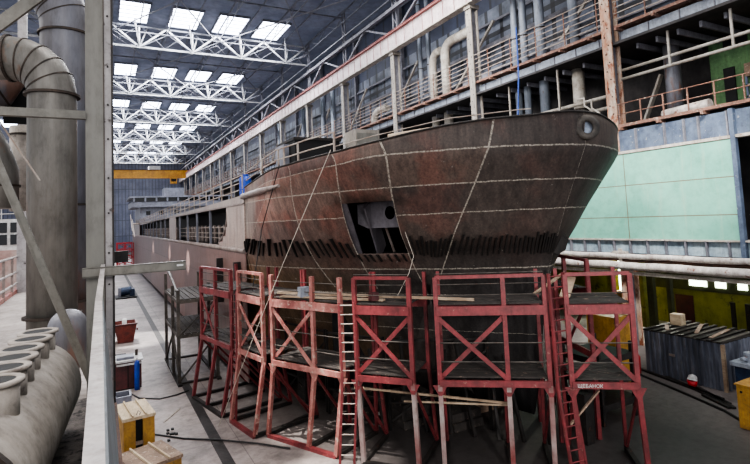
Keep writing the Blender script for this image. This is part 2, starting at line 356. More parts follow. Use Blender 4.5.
# roof trusses
def truss(x0,x1,y,label,nb=4):
    o=emp('roof_truss',label,'truss',(x0,y,29.9),'pale lattice roof trusses')
    MB().bar((x0,y+1.7,30.6),(x1,y+1.7,30.6),.11).build('rear_chord',M['trussdark'],o)
    MB().bar((x0,y-1.7,31.2),(x1,y-1.7,31.2),.11).build('rear_chord',M['trussdark'],o)
    MB().bar((x0,y,29.9),(x1,y,29.9),.2).build('bottom_chord',M['truss'],o)
    MB().bar((x0,y,32.5),(x1,y,32.5),.18).build('top_chord',M['truss'],o)
    L=(x1-x0)/nb
    for i in range(nb):
        a=x0+L*i; m_=a+L/2; e=a+L
        MB().bar((a,y,32.5),(m_,y,29.9),.19).build('brace',M['truss'],o)
        MB().bar((m_,y,29.9),(e,y,32.5),.19).build('brace',M['truss'],o)
        MB().bar((a,y+1.7,30.6),(m_,y+.2,32.7),.09).bar((m_,y+.2,32.7),(e,y+1.7,30.6),.09).build('rear_brace',M['trussdark'],o)
        MB().bar((a,y-1.7,31.2),(m_,y,29.9),.09).bar((m_,y,29.9),(e,y-1.7,31.2),.09).build('rear_brace',M['trussdark'],o)
        MB().bar((m_,y,29.9),(m_,y,32.5),.14).build('post',M['truss'],o)
        MB().bar((m_,y,29.9),(m_+1.0,y+1.6,32.9),.13).build('brace',M['truss'],o)
        MB().bar((m_,y,29.9),(m_-.6,y-1.6,32.9),.13).build('brace',M['truss'],o)
for k in range(7):
    truss(1.2,26,42.6+24*k,'%s pale lattice roof truss over the ship hall counted from the camera'%ORD[k])
for k in range(3): truss(-26,-.4,66.6+24*k,'%s pale lattice roof truss over the left bay counted from the camera'%ORD[k],4)
# purlin lattices between trusses
for i,x in enumerate((1.3,7.4,13.6,19.8,25.9)):
    p=MB(); p.bar((x,20,32.75),(x,198,32.75),.14)
    p.bar((x,20,31.5),(x,198,31.5),.1)
    y=20.
    while y<197: p.bar((x,y,31.5),(x,y+3,32.75),.08).bar((x,y+3,32.75),(x,y+6,31.5),.08); y+=6
    tag(p.build('roof_purlin',M['trussdark']),'long grey lattice purlin under the roof, %s from the left'%ORD[i],'purlin','long roof purlins')
for k in range(14):
    y=30.6+12*k
    if (k-1)%2==0: continue
    tag(MB().bar((1,y,32.3),(26,y,32.3),.16).build('roof_beam',M['trussdark']),'thin grey cross beam between two roof trusses, %s from the camera'%ORD[k//2 if k%2==0 else k],'beam','cross beams between trusses')
for i,x in enumerate((4.4,10.5,16.7,22.8)):
    tag(MB().bar((x,20,32.95),(x,198,32.95),.12).build('roof_purlin',M['trussdark']),'thin grey purlin between the lattice ones, %s from the left'%ORD[i],'purlin','thin roof purlins')
for k in range(5):
    for i,x in enumerate((1.3,13.6)):
        y=42.6+24*k
        tag(MB().bar((x,y,31.2),(x+12.3,y+24,31.6),.11).bar((x+12.3,y,31.2),(x,y+24,31.6),.11).build('wind_brace',M['col_web']),'crossed wind brace under the roof in the %s bay, %s side'%(ORD[k],('left','right')[i]),'brace','crossed wind braces')
# right columns
NC=15
for k in range(NC):
    y=18.6+12*k
    nm='rust-streaked steel column standing right of the bow' if k==0 else ('pale steel column rising behind the foredeck' if k==1 else 'pale steel column along the right wall, %s beyond the rusty one'%ORD[k-1])
    o=emp('steel_column',nm,'column',(26,y,0),'columns along the right wall')
    b=MB(); b.box(25.72,25.82,y-.3,y+.3,0,24.2).box(26.35,26.45,y-.3,y+.3,0,24.2)
    b.build('flange',M['col_rust'] if k==0 else M['col_pale'],o)
    MB().box(25.82,26.35,y-.08,y+.08,0,24.2).build('web',M['col_web'],o)
    if k<5:
        r=MB()
        for j in range(26):
            r.tube([(25.70,y+(.1 if j%2 else -.1),11+j*.5),(25.725,y+(.1 if j%2 else -.1),11+j*.5)],.045,6)
        r.build('rivet_holes',M['blacksteel'],o)
    MB().box(25.6,26.55,y-.38,y+.38,23.9,24.2).build('capital',M['col_pale'],o)
    u=MB(); u.bar((26.3,y-.35,26),(26.3,y-.35,33),.14).bar((26.3,y+.35,26),(26.3,y+.35,33),.14)
    for j in range(7): u.bar((26.3,y-.35,26+j),(26.3,y+.35,27+j),.07)
    u.build('lattice_head',M['col_web'],o)
# crane runway girder
o=emp('crane_runway','pale pink riveted crane runway girder with red flange along the right wall','girder',(25.8,100,24.2))
MB().box(25.6,25.75,5,199,24.25,25.9).build('web',M['crane_rail'],o)
MB().box(25.3,26.1,5,199,25.9,26.0).build('top_flange',M['crane_red'],o)
MB().box(25.35,26.05,5,199,24.18,24.28).build('bottom_flange',M['ledge'],o)
pieces('stiffener',[MB().box(25.55,25.6,29+1.55*i,29.05+1.55*i,24.28,25.9) for i in range(105)],M['crane_seam'],o)
r=MB().tube([(25.9,5,26.5),(25.9,199,26.5)],.03,6); y=6.
while y<199: r.bar((25.9,y,26),(25.9,y,26.5),.04); y+=3
r.build('handrail',M['crane_red'],o)
# eave truss above
o=emp('eave_truss','long grey lattice eave truss high along the right wall','truss',(26,100,28))
MB().bar((25.9,12,28.6),(25.9,199,28.6),.34).build('bottom_chord',M['col_web'],o)
MB().bar((25.9,12,29.7),(25.9,199,29.7),.16).build('top_chord',M['trussdark'],o)
for k in range(NC):
    y=18.6+12*k
    MB().bar((26.2,y,26),(26.0,y+6,28.6),.2).bar((26.0,y+6,28.6),(26.2,y+12,26),.2).build('brace',M['col_web'],o)
    MB().bar((30.8,y,32),(26.3,y+.5,28.6),.16).build('brace',M['trussdark'],o)
for i,(z,w_) in enumerate(((20.3,.22),(22.6,.3),(24.6,.2))):
    tag(MB().bar((30.7,14,z),(30.7,199,z),w_,w_).build('wall_girt',M['col_web']),('lowest','middle','topmost')[i]+' long grey girt along the glazed gallery wall','girt')
for k in range(12):
    y=24.6+12*k
    tag(MB().box(30.5,30.9,y-.2,y+.2,17.1,33).build('wall_stanchion',M['col_web']),'grey wall stanchion behind the gallery, %s beyond the rusty column'%ORD[k],'stanchion','stanchions of the gallery wall')
    if k<8:
        tag(MB().bar((30.2,y-4,24.4),(30.2,y+3.5,18.2),.2).build('wall_brace',M['ledge']),'pale diagonal brace behind the gallery, %s beyond the rusty column'%ORD[k],'brace','diagonal braces of the gallery wall')
# galleries on the right
def gallery(name,label,x,y0,y1,zf,rail_h,nr,colr,step=1.6,beam=True):
    o=emp(name,label,'walkway',(x,(y0+y1)/2,zf))
    MB().box(x-.45,x+1.6,y0,y1,zf-.16,zf).build('deck',M['rustrail'],o)
    if beam:
        MB().box(x-.02,x+.05,y0,y1,zf-.98,zf-.3).build('fascia_beam',M['gal_blue'],o)
        MB().box(x-.12,x+.15,y0,y1,zf-1.03,zf-.96).build('fascia_flange',M['gal_blue'],o)
        pieces('stiffener',[MB().box(x-.09,x-.02,y0+.5+1.7*i,y0+.55+1.7*i,zf-.97,zf-.3) for i in range(int((y1-y0-.6)/1.7)+1)],M['col_web'],o)
    pieces('outrigger',[MB().bar((x+.1,y0+.8+2.2*i,zf-.24),(x-.62,y0+.8+2.2*i,zf-.24),.14,.16) for i in range(int((y1-y0-.8)/2.2)+1)],M['rustrail'],o)
    for j in range(nr):
        z=zf+rail_h*(j+1)/nr
        MB().tube([(x-.4,y0,z),(x-.4,y1,z)],.03,6).build('rail',M[colr],o)
    pieces('post',[MB().bar((x-.4,y0+.3+step*i,zf),(x-.4,y0+.3+step*i,zf+rail_h),.06) for i in range(int((y1-y0-.3)/step)+1)],M['rustrail'],o)
    return o
gallery('gallery_walkway','long rusty walkway with pale rails and blue-grey edge beam high on the right wall',26.35,19.0,199,18.05,2.1,6,'palerail',2.4)
gallery('gallery_walkway','rusty walkway with pale rails crossing the top right corner',26.35,4,18.2,18.05,2.1,6,'palerail',2.4)
gallery('lower_gallery','lower rusty-railed gallery above the mint green panels',26.0,4,18.2,12.3,1.15,2,'rustrail',1.25,False)
# girder under the lower gallery
o=emp('panel_girder','blue-grey stiffened girder above the mint green wall panels','girder',(26,14,11))
MB().box(25.72,25.8,4,18.3,10.75,11.95).build('web',M['girder_blue'],o)
MB().box(25.5,25.95,4,18.3,10.64,10.78).build('bottom_flange',M['ledge'],o)
pieces('stiffener',[MB().box(25.56,25.72,y,y+.07,10.78,11.95) for y in (5.5,8.5,11.2,12.6,13.9,14.6,15.6,17.2)],M['col_web'],o)
o=emp('panel_girder','pale blue ribbed girder below the mint green wall panels','girder',(26,25,5.5))
MB().box(25.7,25.78,4,60,5.15,5.9).build('web',M['girder_low'],o)
MB().box(25.5,26.1,4,60,5.86,5.95).build('top_flange',M['ledge'],o)
pieces('stiffener',[MB().box(25.5,25.7,5+i,5.06+i,5.15,5.9) for i in range(55)],M['col_web'],o)
tag(MB().box(25.45,25.7,12.3,12.5,5,12).build('edge_post',M['girder_blue']),'slim blue post at the right edge of the mint green panels','post')
tag(MB().box(26.6,30,7,12.2,5.4,5.6).build('dark_shelf_floor',M['blacksteel']),'dark floor slab in the bay right of the mint green panels','slab')
o=emp('guard_rail','thin steel guard rail in the dark bay right of the mint panels','railing',(26,9,6))
for z in (6.1,6.6,7.1): MB().tube([(25.9,6,z),(25.9,12.2,z)],.025,6).build('rail',M['palerail'],o)
# aisle pipes
for lab,x,z,r,mm,y0,y1 in (('upper white lagged pipe below the ribbed girder',25.4,5.0,.15,'insul',4,60),('thick white lagged pipe above the pale lower beam',25.3,4.48,.22,'insul',4,60),('thin rusty pipe between the two white lagged pipes',25.5,4.77,.07,'rustpipe',4,60)):
    p=[]; y=y0
    while y<=y1: p.append((x,y,z+.015*math.sin(y*1.7))); y+=.7
    tag(MB().tube(p,[r*(1+.06*math.sin(q[1]*5)) for q in p],14).build('lagged_pipe',M[mm],smooth=True),lab,'pipe')
tag(MB().box(25.35,25.6,4,60,4.0,4.16).build('aisle_beam',M['ledge']),'long pale beam below the white lagged pipes','beam')
o=emp('pipe_hanger','short pipe support post standing on the lagged pipes','support',(25.4,18.6,4.2))
MB().box(25.3,25.6,18.2,19.0,5.14,5.26).box(25.4,25.5,18.5,18.7,4.7,5.4).build('bracket',M['ledge'],o)
# long pipes in the open bay
for lab,z,x in (('upper long thin white pipe crossing the dark bay',15.55,26.5),('lower long thin white pipe crossing the dark bay',15.02,26.4)):
    tag(MB().tube([(x,3,z),(x,18.3,z)],.085,10).build('service_pipe',M['pipe_pale'],smooth=True),lab,'pipe')
for lab,z,x,y1 in (('upper long pale pipe behind the foredeck left of the rusty column',14.4,27,60),('lower long pale pipe behind the foredeck left of the rusty column',13.7,27,60)):
    tag(MB().tube([(x,18.9,z),(x,y1,z)],.12,10).build('service_pipe',M['pipe_pale'],smooth=True),lab,'pipe')
for lab,y,z0 in (('thin white hanger rod left of the green wall',15.5,15.0),('thin white hanger rod before the green wall',12.45,15.0),('thin white hanger rod left of the rusty column',22.9,13.7),('thin white hanger rod behind the foredeck',27.4,13.7)):
    tag(MB().bar((26.45,y,z0),(26.45,y,16.9),.1).build('hanger_rod',M['pipe_pale']),lab,'hanger')
tag(MB().tube([(27,14.0,12.65),(27,16.4,12.55)],[.3,.3],14).build('lagged_pipe_piece',M['insul'],smooth=True),'short lagged pipe lying on the lower gallery','pipe')
tag(MB().tube([(28.5,16.6,12.15),(28.5,16.6,16.75)],.42,18).build('vertical_duct',M['duct_blue'],smooth=True),'wide blue-grey vertical duct in the dark bay','duct')
tag(MB().bar((28.4,18.6,12.3),(28.4,17.2,15.2),.3,.12).build('diagonal_strut',M['pipe_pale']),'pale diagonal strut in the dark bay right of the rusty column','strut')
o=emp('storage_rack','beige and dark rack beside the green wall at the right edge','rack',(29.8,11.5,12.2))
MB().box(29.7,30.4,9,13.6,14.2,14.9).build('top_box',M['wood'],o)
for z in (12.5,13.1,13.7): MB().box(29.7,30.4,9,13.6,z,z+.1).build('shelf',M['palerail'],o)
for y in (9.1,11.3,13.5): MB().box(29.7,29.8,y,y+.1,12.2,14.2).build('upright',M['girder_blue'],o)
for i in range(9):
    y=8.2+1.15*i
    tag(MB().bar((26.7,y,16.75),(30.9,y,16.75),.14,.3).build('bay_joist',M['col_web']),'grey joist under the ceiling of the dark bay, %s from the right'%ORD[i],'joist','joists of the dark bay')
for i in range(12):
    y=19.6+1.6*i
    tag(MB().bar((26.9,y,16.75),(30.9,y,16.75),.14,.3).build('bay_joist',M['col_web']),'grey joist under the gallery left of the rusty column, %s from it'%ORD[i],'joist','joists left of the rusty column')
# vertical pipes along the gallery
VP=[(28,28.0,.27,13,33,'leftmost tall pipe of the three straight ones behind the foredeck'),(28,27.1,.27,13,33,'middle tall pipe of the three straight ones behind the foredeck'),(28,25.5,.34,13,33,'rightmost and thickest of the three tall straight pipes behind the foredeck'),
    (28,22.55,.4,13,17.6,'wide pale pipe stub rising above the bow tip'),(28,22.6,.3,17.9,33,'tall blue-grey pipe just left of the rusty column'),(28.6,20.2,.14,17.9,33,'slim tall pipe beside the rusty column'),
    (28.4,40,.22,17.9,33,'slim tall blue pipe behind the elbow pipes'),(28.4,41.5,.22,17.9,33,'second slim tall blue pipe behind the elbow pipes')]
for x,y,r,z0,z1,lab in VP:
    o=emp('vertical_pipe',lab,'pipe',(x,y,z0))
    MB().tube([(x,y,z0),(x,y,z1)],r,16).build('pipe',M['pipe_blue'] if 'pale' not in lab else M['pipe_pale'],o,smooth=True)
    z=z0+1.2
    while z<z1: MB().ring((x,y,z),(0,0,1),r-.01,r+.05,.08,16).build('flange',M['band'],o); z+=3.3
def elbow(p0,z1,r,dirv,length,lab,mm='pipe_pale',n=7,R=None):
    R=R or r*2.6; x,y,z0=p0; P=[(x,y,z0),(x,y,z1)]
    for i in range(1,n+1):
        t=PI/2*i/n; P.append((x+dirv[0]*R*(1-math.cos(t)),y+dirv[1]*R*(1-math.cos(t)),z1+R*math.sin(t)))
    q=P[-1]; P.append((q[0]+dirv[0]*length,q[1]+dirv[1]*length,q[2]))
    return tag(MB().tube(P,r,16).build('elbow_pipe',M[mm],smooth=True),lab,'pipe')
elbow((27.8,36.6,13.5),22.2,.42,(.0,-1),3.2,'large pale elbow pipe turning right behind the gallery rails')
elbow((27.8,38.6,13.5),22.0,.36,(.0,-1),.4,'smaller pale elbow pipe left of the large elbow')
elbow((27.8,50.5,14),18.9,.4,(.2,-1),1.2,'short pale elbow pipe far along the gallery')
for i,y in enumerate((62.5,66,74,86,98)):
    tag(MB().tube([(28,y,10),(28,y,27)],.35,12).build('vertical_pipe',M['pipe_blue'],smooth=True),'distant blue-grey riser pipe on the right wall, %s from the near end'%ORD[i],'pipe')
# S bends
for i,y in enumerate((21.1,20.6)):
    z=14.6-.25*i
    tag(MB().tube([(26.6,y+.5,z),(26.6,y,z),(26.6,y,z-.5),(26.6,y-.5,z-.9),(26.6,y-.5,z-2)],.06,8).build('bent_pipe',M['pipe_pale'],smooth=True),('left' if i==0 else 'right')+' thin white bent pipe beside the bow tip','pipe')
tag(MB().tube([(25.3,25.15,20.4),(25.3,25.2,17),(25.25,25.5,14),(25.2,25.5,12)],.05,8).build('hanging_hose',M['bluerope']),'blue hose hanging from the gallery to the foredeck','hose')
# dark stores between gallery posts (machinery cabinets on gallery)
for i,(y,h) in enumerate(((21,1.5),(24,1.9),(31.8,1.7),(34.2,1.6),(46,1.8),(58,1.5))):
    tag(MB().box(28.9,29.8,y,y+1.5,17.9,17.9+h).build('gallery_cabinet',M['col_web']),'grey equipment cabinet standing on the gallery, %s from the rusty column'%ORD[i],'cabinet')
# crane
o=emp('overhead_crane','yellow overhead travelling crane spanning the far end of the hall','crane',(13,182,26))
MB().box(1,26.2,181.4,182.6,24.3,27.0).build('girder',M['yellow'],o)
MB().box(1,26.2,180.9,181.5,27.0,27.15).build('footway',M['darksteel'],o)
MB().box(14,17.5,180.5,183.5,27.1,28.3).build('trolley',M['white'],o)
MB().box(20.5,22.5,179.8,181.4,22.4,24.3).build('cab',M['yellow'],o)
MB().box(20.7,22.3,179.75,179.8,23.0,24.0).build('cab_window',M['glassdark'],o)
# ------------------------------------------------------------------ ship
XC=13.5;BB=7.5
def itp(x,T):
    if x<=T[0][0]: return T[0][1]
    for (a,b),(c,d) in zip(T,T[1:]):
        if x<=c: return b+(d-b)*(x-a)/(c-a)
    return T[-1][1]
TY=[(.5,13.8),(1.8,13.41),(4.62,12.92),(5.84,12.59),(7.69,11.78),(9.7,10.74),(10.72,10.72)]
TP=[(.5,1.35),(1.2,1.2),(5,.95),(7,.74),(9.6,.60),(10.7,.60)]
TL=[(.5,21),(1.2,19),(5,14.5),(7,12),(9.6,9.3),(10.7,9.3)]
TZ=[(10.8,10.77),(11.2,10.65),(11.9,10.59),(12.9,10.44),(13.9,10.25),(15.7,10.02),(18.4,9.86),(20,9.84),(24,9.45)]
KS=[(0,0),(.55,-.035),(.76,.045),(.95,.056),(1.16,.085),(1.5,0)]
YA=24.0
def hullp(s,z,side=-1,inset=0):
    ys=itp(z,TY);p=itp(z,TP);L=itp(z,TL)
    def raw(th):
        if th<=PI/2:
            th=max(th,0); return Vector((XC+side*BB*(math.sin(th)**2)**p, ys+L*(1-math.cos(th)), z))
        return Vector((XC+side*BB, ys+L+(th-PI/2)*10, z))
    if s<=1.5:
        th=s+itp(s,KS)*(z-7.4) if s>0 else 0
        v=raw(th)
    else:  # blend to Y=YA line
        a=raw(1.5); f=(s-1.5)/.25; v=Vector((XC+side*(BB*(1-f)+abs(a.x-XC)*f if False else 0),0,z))
        t=f; yv=a.y+(YA-a.y)*t
        # x from analytical form at that y
        tt=min(1,max(0,(yv-ys)/L)); xb=BB*((1-(1-tt)**2))**p
        v=Vector((XC+side*xb,yv,z))
    return v
SV=[0,.005,.015,.03,.05,.08,.12,.17,.22,.28,.34,.4,.46,.52,.58,.64,.7,.765,.81,.86,.91,.955,1.01,1.06,1.11,1.165,1.22,1.28,1.34,1.4,1.46,1.5,1.55,1.6,1.65,1.7,1.75]
ZV=[.5,1.2,2,2.8,3.6,4.2,4.8,5.3,5.8,6.15,6.4,6.65,7.1,7.5,7.77,8.02,8.27,8.7,9.1,9.4,9.72]
def bowshell():
    b=MB(); uv=[]; rows=len(ZV)+4
    full=[(-1,s) for s in reversed(SV[1:])]+[(1,s) for s in SV]
    for (sd,s) in full:
        for j in range(rows):
            if j<len(ZV): z=ZV[j]
            else: z=None
            if z is None:
                p=hullp(s,10.2,sd); zt=itp(p.y,TZ); f=(j-len(ZV)+1)/4; zb=min(9.72,zt-.45); z=zb+(zt-zb)*f; vn=9.72+(zt-zb)*f
            else:
                p=hullp(s,9.72,sd); zt=itp(p.y,TZ); vn=z; z=min(z,zt-.45) if j==len(ZV)-1 else min(z,(zt-.45)-(len(ZV)-1-j)*.05)
            b.v.append(hullp(s,z,sd)); uv.append((s if sd<0 else -s,vn))
    n=len(full)
    j0,j1=ZV.index(6.4),ZV.index(8.27)
    for i in range(n-1):
        for j in range(rows-1):
            (sa,s0),(sb,s1)=full[i],full[i+1]
            if sa<0 and s0<=.9551 and s1>=.7649 and j0<=j<j1: continue
            A=i*rows+j; b.f.append((A,A+1,A+rows+1,A+rows))
    return b,uv
ship=emp('ship','large unpainted ship hull under construction with flared dark bow towards the camera','ship',(XC,11,0))
b,uv=bowshell(); b.f=[tuple(reversed(f)) for f in b.f]
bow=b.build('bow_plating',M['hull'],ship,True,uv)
sm=bow.modifiers.new('thick','SOLIDIFY'); sm.thickness=.03; sm.offset=-1
bow['label']='dark brown flared bow plating with pale weld seams'
# bulwark cap
p=[hullp(s,10.2,-1) for s in reversed(SV)]+[hullp(s,10.2,1) for s in SV[1:]]
p=[hullp(s,itp(q.y,TZ),-1) for s,q in zip(reversed(SV),p[:len(SV)])]+[hullp(s,itp(q.y,TZ),1) for s,q in zip(SV[1:],p[len(SV):])]
MB().tube(p,.035,8).build('bulwark_cap',M['darksteel'],ship,True)
# foredeck
dk=MB(); L=[hullp(s,8.95,-1) for s in reversed(SV)]; R=[hullp(s,8.95,1) for s in reversed(SV)]
for i in range(len(L)-1):
    a,bb_,c,d=L[i],L[i+1],R[i+1],R[i]
    e=.06
    dk.add([a+Vector((e,0,0)),bb_+Vector((e,0,0)),c-Vector((e,0,0)),d-Vector((e,0,0))],[(0,1,2,3)])
dk.build('foredeck',M['darksteel'],ship)
# stiffeners & deck behind the cut-out
def off(s,z,d):  # inward offset
    a=hullp(s-.01,z); c=hullp(s+.01,z); t=(c-a).normalized(); nn=Vector((t.y,-t.x,0)); 
    if nn.x<0 and nn.y<0: nn=-nn
    nn=Vector((abs(nn.x),abs(nn.y),0)).normalized()
    return hullp(s,z)+nn*d
q=[off(.955,8.3,1.0),off(.735,8.3,1.0),off(.735,7.35,1.0),off(.955,7.35,1.0)]
# inner panel with a round hole
c0=(q[0]+q[1]+q[2]+q[3])/4; ux=(q[1]-q[0]); uz=Vector((0,0,-1))*.95
hp=MB(); N=24; hc=q[0]+ux*.60+Vector((0,0,-.42)); exx=ux.normalized(); 
lx0=-(hc-q[0]).dot(exx); lx1=(q[1]-hc).dot(exx); lz1=.42; lz0=-.53
outer=[];inner=[]
for i in range(N):
    t=2*PI*i/N; cx,cz=math.cos(t),math.sin(t)
    k=min((lx1/cx if cx>1e-6 else 1e9),(lx0/cx if cx<-1e-6 else 1e9),(lz1/cz if cz>1e-6 else 1e9),(lz0/cz if cz<-1e-6 else 1e9))
    outer.append(hc+exx*cx*k+Vector((0,0,cz*k))); inner.append(hc+exx*cx*.2+Vector((0,0,cz*.24)))
hp.add(outer+inner,[(i,(i+1)%N,N+(i+1)%N,N+i) for i in range(N)])
o=hp.build('inner_plate',M['insidegrey'],ship)
k=MB().bar(off(.955,6.4,.1),off(.955,8.3,.1),.3,.06); k.bar(off(.90,6.4,.9),off(.90,8.3,.9),.06,.9); k.build('inner_frame',M['insidegrey'],ship)
k=MB().bar(off(.86,6.4,1.1),off(.86,7.4,1.1),.07); k.build('inner_post',M['fender'],ship)
tt=MB(); a=[off(.96,6.38,.02),off(.76,6.38,.02),off(.72,6.38,2.2),off(.9,6.38,2.2)]; tt.add(a,[(0,1,2,3)]); tt.build('inner_floor',M['shipdark'],ship)
# bulkhead far inside
MB().box(8.3,19,19.4,19.5,.7,8.9).build('inner_bulkhead',M['shipdark'],ship)
# welding brackets bridging the shell seam
s=.05; cnt=0
while s<1.72 and cnt<98:
    if not (.755<s<.965) or True:
        z0=6.3+random.uniform(-.06,.06); z1=6.95+random.uniform(-.14,.1)
        if .75<s<.97: z1=6.38; z0=6.1
        a=hullp(s,z0); c=hullp(s+.004,z1); t=(hullp(s+.02,z0)-hullp(s-.02,z0)).normalized(); nn=Vector((t.y,-t.x,0)); 
        if nn.dot(a-Vector((XC,22,0)))<0: nn=-nn
        w=MB(); e=t*.028; dd=nn*random.uniform(.08,.18)
        w.add([a-e,a+e,c+e,c-e,a-e+dd*.4,a+e+dd*.4,c+e+dd,c-e+dd],[(3,2,1,0),(4,5,6,7),(0,1,5,4),(1,2,6,5),(2,3,7,6),(3,0,4,7)])
        w.build('bracket',M['weldbr'],ship); cnt+=1
    s+=.021 if s<.7 else .027+random.uniform(-.006,.01)
# starboard few brackets seen at the silhouette
for i in range(14):
    s=.1+i*.05; a=hullp(s,6.2,1); w=MB(); w.bar(a,a+Vector((.25,-.1,.8)),.09,.2); w.build('bracket',M['weldbr'],ship) if cnt<112 and i<2 else None
w=MB()
for i in range(16):
    s=.06+i*.045; a=hullp(s,6.25,1); w.bar(a,a+Vector((.2,-.12,.7)),.09,.22)
tag(w.build('starboard_brackets',M['weldbr'],ship),kind='stuff')
# seam ledge where upper shell overhangs
# fairlead ring on stem
fc=hullp(0,10.25); sn=Vector((-.45,-1,.05)).normalized()
sub=emp('x','', '',(0,0,0)) if False else None
fl=MB().ring(fc+Vector((-.02,-.05,0))-sn*.15,sn,.2,.4,.22,28).build('fairlead',M['greysteel'],ship,True)
MB().tube([fc+sn*-.1,fc+sn*.02],.24,20).build('fairlead_eye',mat('fairlead_eye_paint',(150,160,176),(40,44,52),3,.3,.4,0),ship)
# half round fender at end of the raised bow bulwark
MB().tube([(5.93,24.2,9.02),(5.93,21,9.08),(5.95,18.6,9.1)],[.13,.13,.06],10).build('fender_tube',M['fender'],ship,True)
# side plating aft
def ztop(y): return itp(y,[(24,9.1),(43,8.87),(86,8.5),(125,8.3)])
YS=[24,27.6]+[27.75,28.1,28.9,30.0]+[33,38,42.5,47,49,53.8,58.5,63,68,72.5,77,82,87,92,97.4,104,112,120]
ZS=[.4,2.2,4.7,6.0,6.6,6.8,7.1,7.6,8.1,8.45,8.65,8.72,99]
for side in (-1,1):
    b=MB(); uv=[]; X=XC+side*BB
    for y in YS:
        for z in ZS:
            zz=ztop(y) if z==99 else z
            b.v.append(Vector((X,y,zz))); uv.append((y,zz if z!=99 else 9))
    nr=len(ZS)
    for i in range(len(YS)-1):
        for j in range(nr-1):
            y=(YS[i]+YS[i+1])/2; z=(ZS[j]+min(ZS[j+1],9))/2
            hole = (6.6<z<8.65) and (27.6<y<49 or 53.8<y<97.4)
            # rounded near end of first opening
            if hole and y<30:
                lim=27.75+max(0,(8.0-z))**1.6*1.3
                if y<lim: hole=False
            if hole: continue
            A=i*nr+j; b.f.append((A,A+1,A+nr+1,A+nr) if side>0 else (A,A+nr,A+nr+1,A+1))
    o=b.build('side_plating',M['side'],ship,False,uv); sm=o.modifiers.new('t','SOLIDIFY'); sm.thickness=.05; sm.offset=-1
    if side<0: o['label']='long grey port side plating with two rows of openings'
# smooth curved near edge of the opening
ee=MB(); P=[(5.97,27.7,8.62),(5.97,27.75,8.1),(5.97,28.1,7.6),(5.97,28.9,7.1),(5.97,30.1,6.7)]
ee.tube(P,.06,8).build('opening_rim',M['fender'],ship,True)
g_=MB(); 
for a,c in zip(P,P[1:]): g_.add([(6.0,27.5,a[2]),(6.0,a[1],a[2]),(6.0,c[1],c[2]),(6.0,27.5,c[2])],[(0,1,2,3)])
g_.build('opening_gusset',M['side'],ship)
MB().tube([(5.97,24,6.45),(5.97,60,6.5),(5.97,120,6.6)],.13,10).build('rubbing_strake',M['fender'],ship,True)
MB().box(5.9,6.0,24,120,8.66,8.72).build('opening_lintel',M['fender'],ship)
MB().box(6.05,20.95,24,120,6.5,6.56).build('side_deck',M['darksteel'],ship)
MB().box(8.2,8.3,24,120,6.56,8.8).build('inner_bulkhead',M['shipdark'],ship)
MB().box(6.05,20.95,24,120,8.7,8.76).build('main_deck',M['darksteel'],ship)
MB().box(6.0,21,119.9,120,.4,8.6).build('transom',M['side'],ship)
for y in (33,38,42.5,47,58.5,63,68,72.5,77,82,87,92):
    MB().box(6.0,6.12,y-.09,y+.09,6.56,8.7).build('pillar',M['wheelhouse'],ship)
for a,c in ((28.5,49),(53.8,97.4)):
    for z in (6.95,7.25,7.6): MB().tube([(6.35,a,z),(6.35,c,z)],.03,6).build('opening_rail',M['palerail'],ship)
y=29.5
rr=MB()
while y<97:
    if not 49<y<53.8: rr.tube([(6.9,y,6.56),(6.9,y,7.5),(6.9,y+.3,7.65)],.12,6)
    y+=1.6
tag(rr.build('deck_vents',M['fender'],ship),kind='stuff')
# hull bottom
b=MB(); L=[hullp(s,.5,-1) for s in reversed(SV)]; R=[hullp(s,.5,1) for s in reversed(SV)]
for i in range(len(L)-1): b.add([L[i],L[i+1],R[i+1],R[i]],[(3,2,1,0)])
b.box(6,21,24,120,.4,.45); b.build('bottom_plating',M['hull'],ship)
# deck railing
for z in (.35,.7,1.05):
    MB().tube([(6.15,y,ztop(y)+z) for y in (25,43,64,86,112)],.028,6).build('deck_rail',M['palerail'],ship)
for i in range(36):
    y=25+i*2.45; MB().bar((6.15,y,ztop(y)-.1),(6.15,y,ztop(y)+1.05),.06).build('stanchion',M['palerail'],ship)
for z in (.35,.75): MB().tube([hullp(s,itp(hullp(s,10.2).y,TZ))+Vector((.12,.1,z-.02)) for s in (.95,1.06,1.165,1.28,1.4,1.5,1.6,1.75)],.028,6).build('bow_rail',M['palerail'],ship)
for s in (.95,1.11,1.28,1.42,1.6): 
    q=hullp(s,itp(hullp(s,10.2).y,TZ))+Vector((.12,.1,0)); MB().bar(q-Vector((0,0,.2)),q+Vector((0,0,.75)),.06).build('bow_stanchion',M['palerail'],ship)
for z in (.25,): MB().tube([hullp(s,itp(hullp(s,10.2).y,TZ))+Vector((.2,.2,z)) for s in (.4,.46,.64,.8,.95)],.018,6).build('bow_rail',M['palerail'],ship)
# hatch coamings mid ship (grey long trunks)
MB().box(8.5,18.5,30,92,8.76,9.5).build('hatch_coaming',M['wheelhouse'],ship)
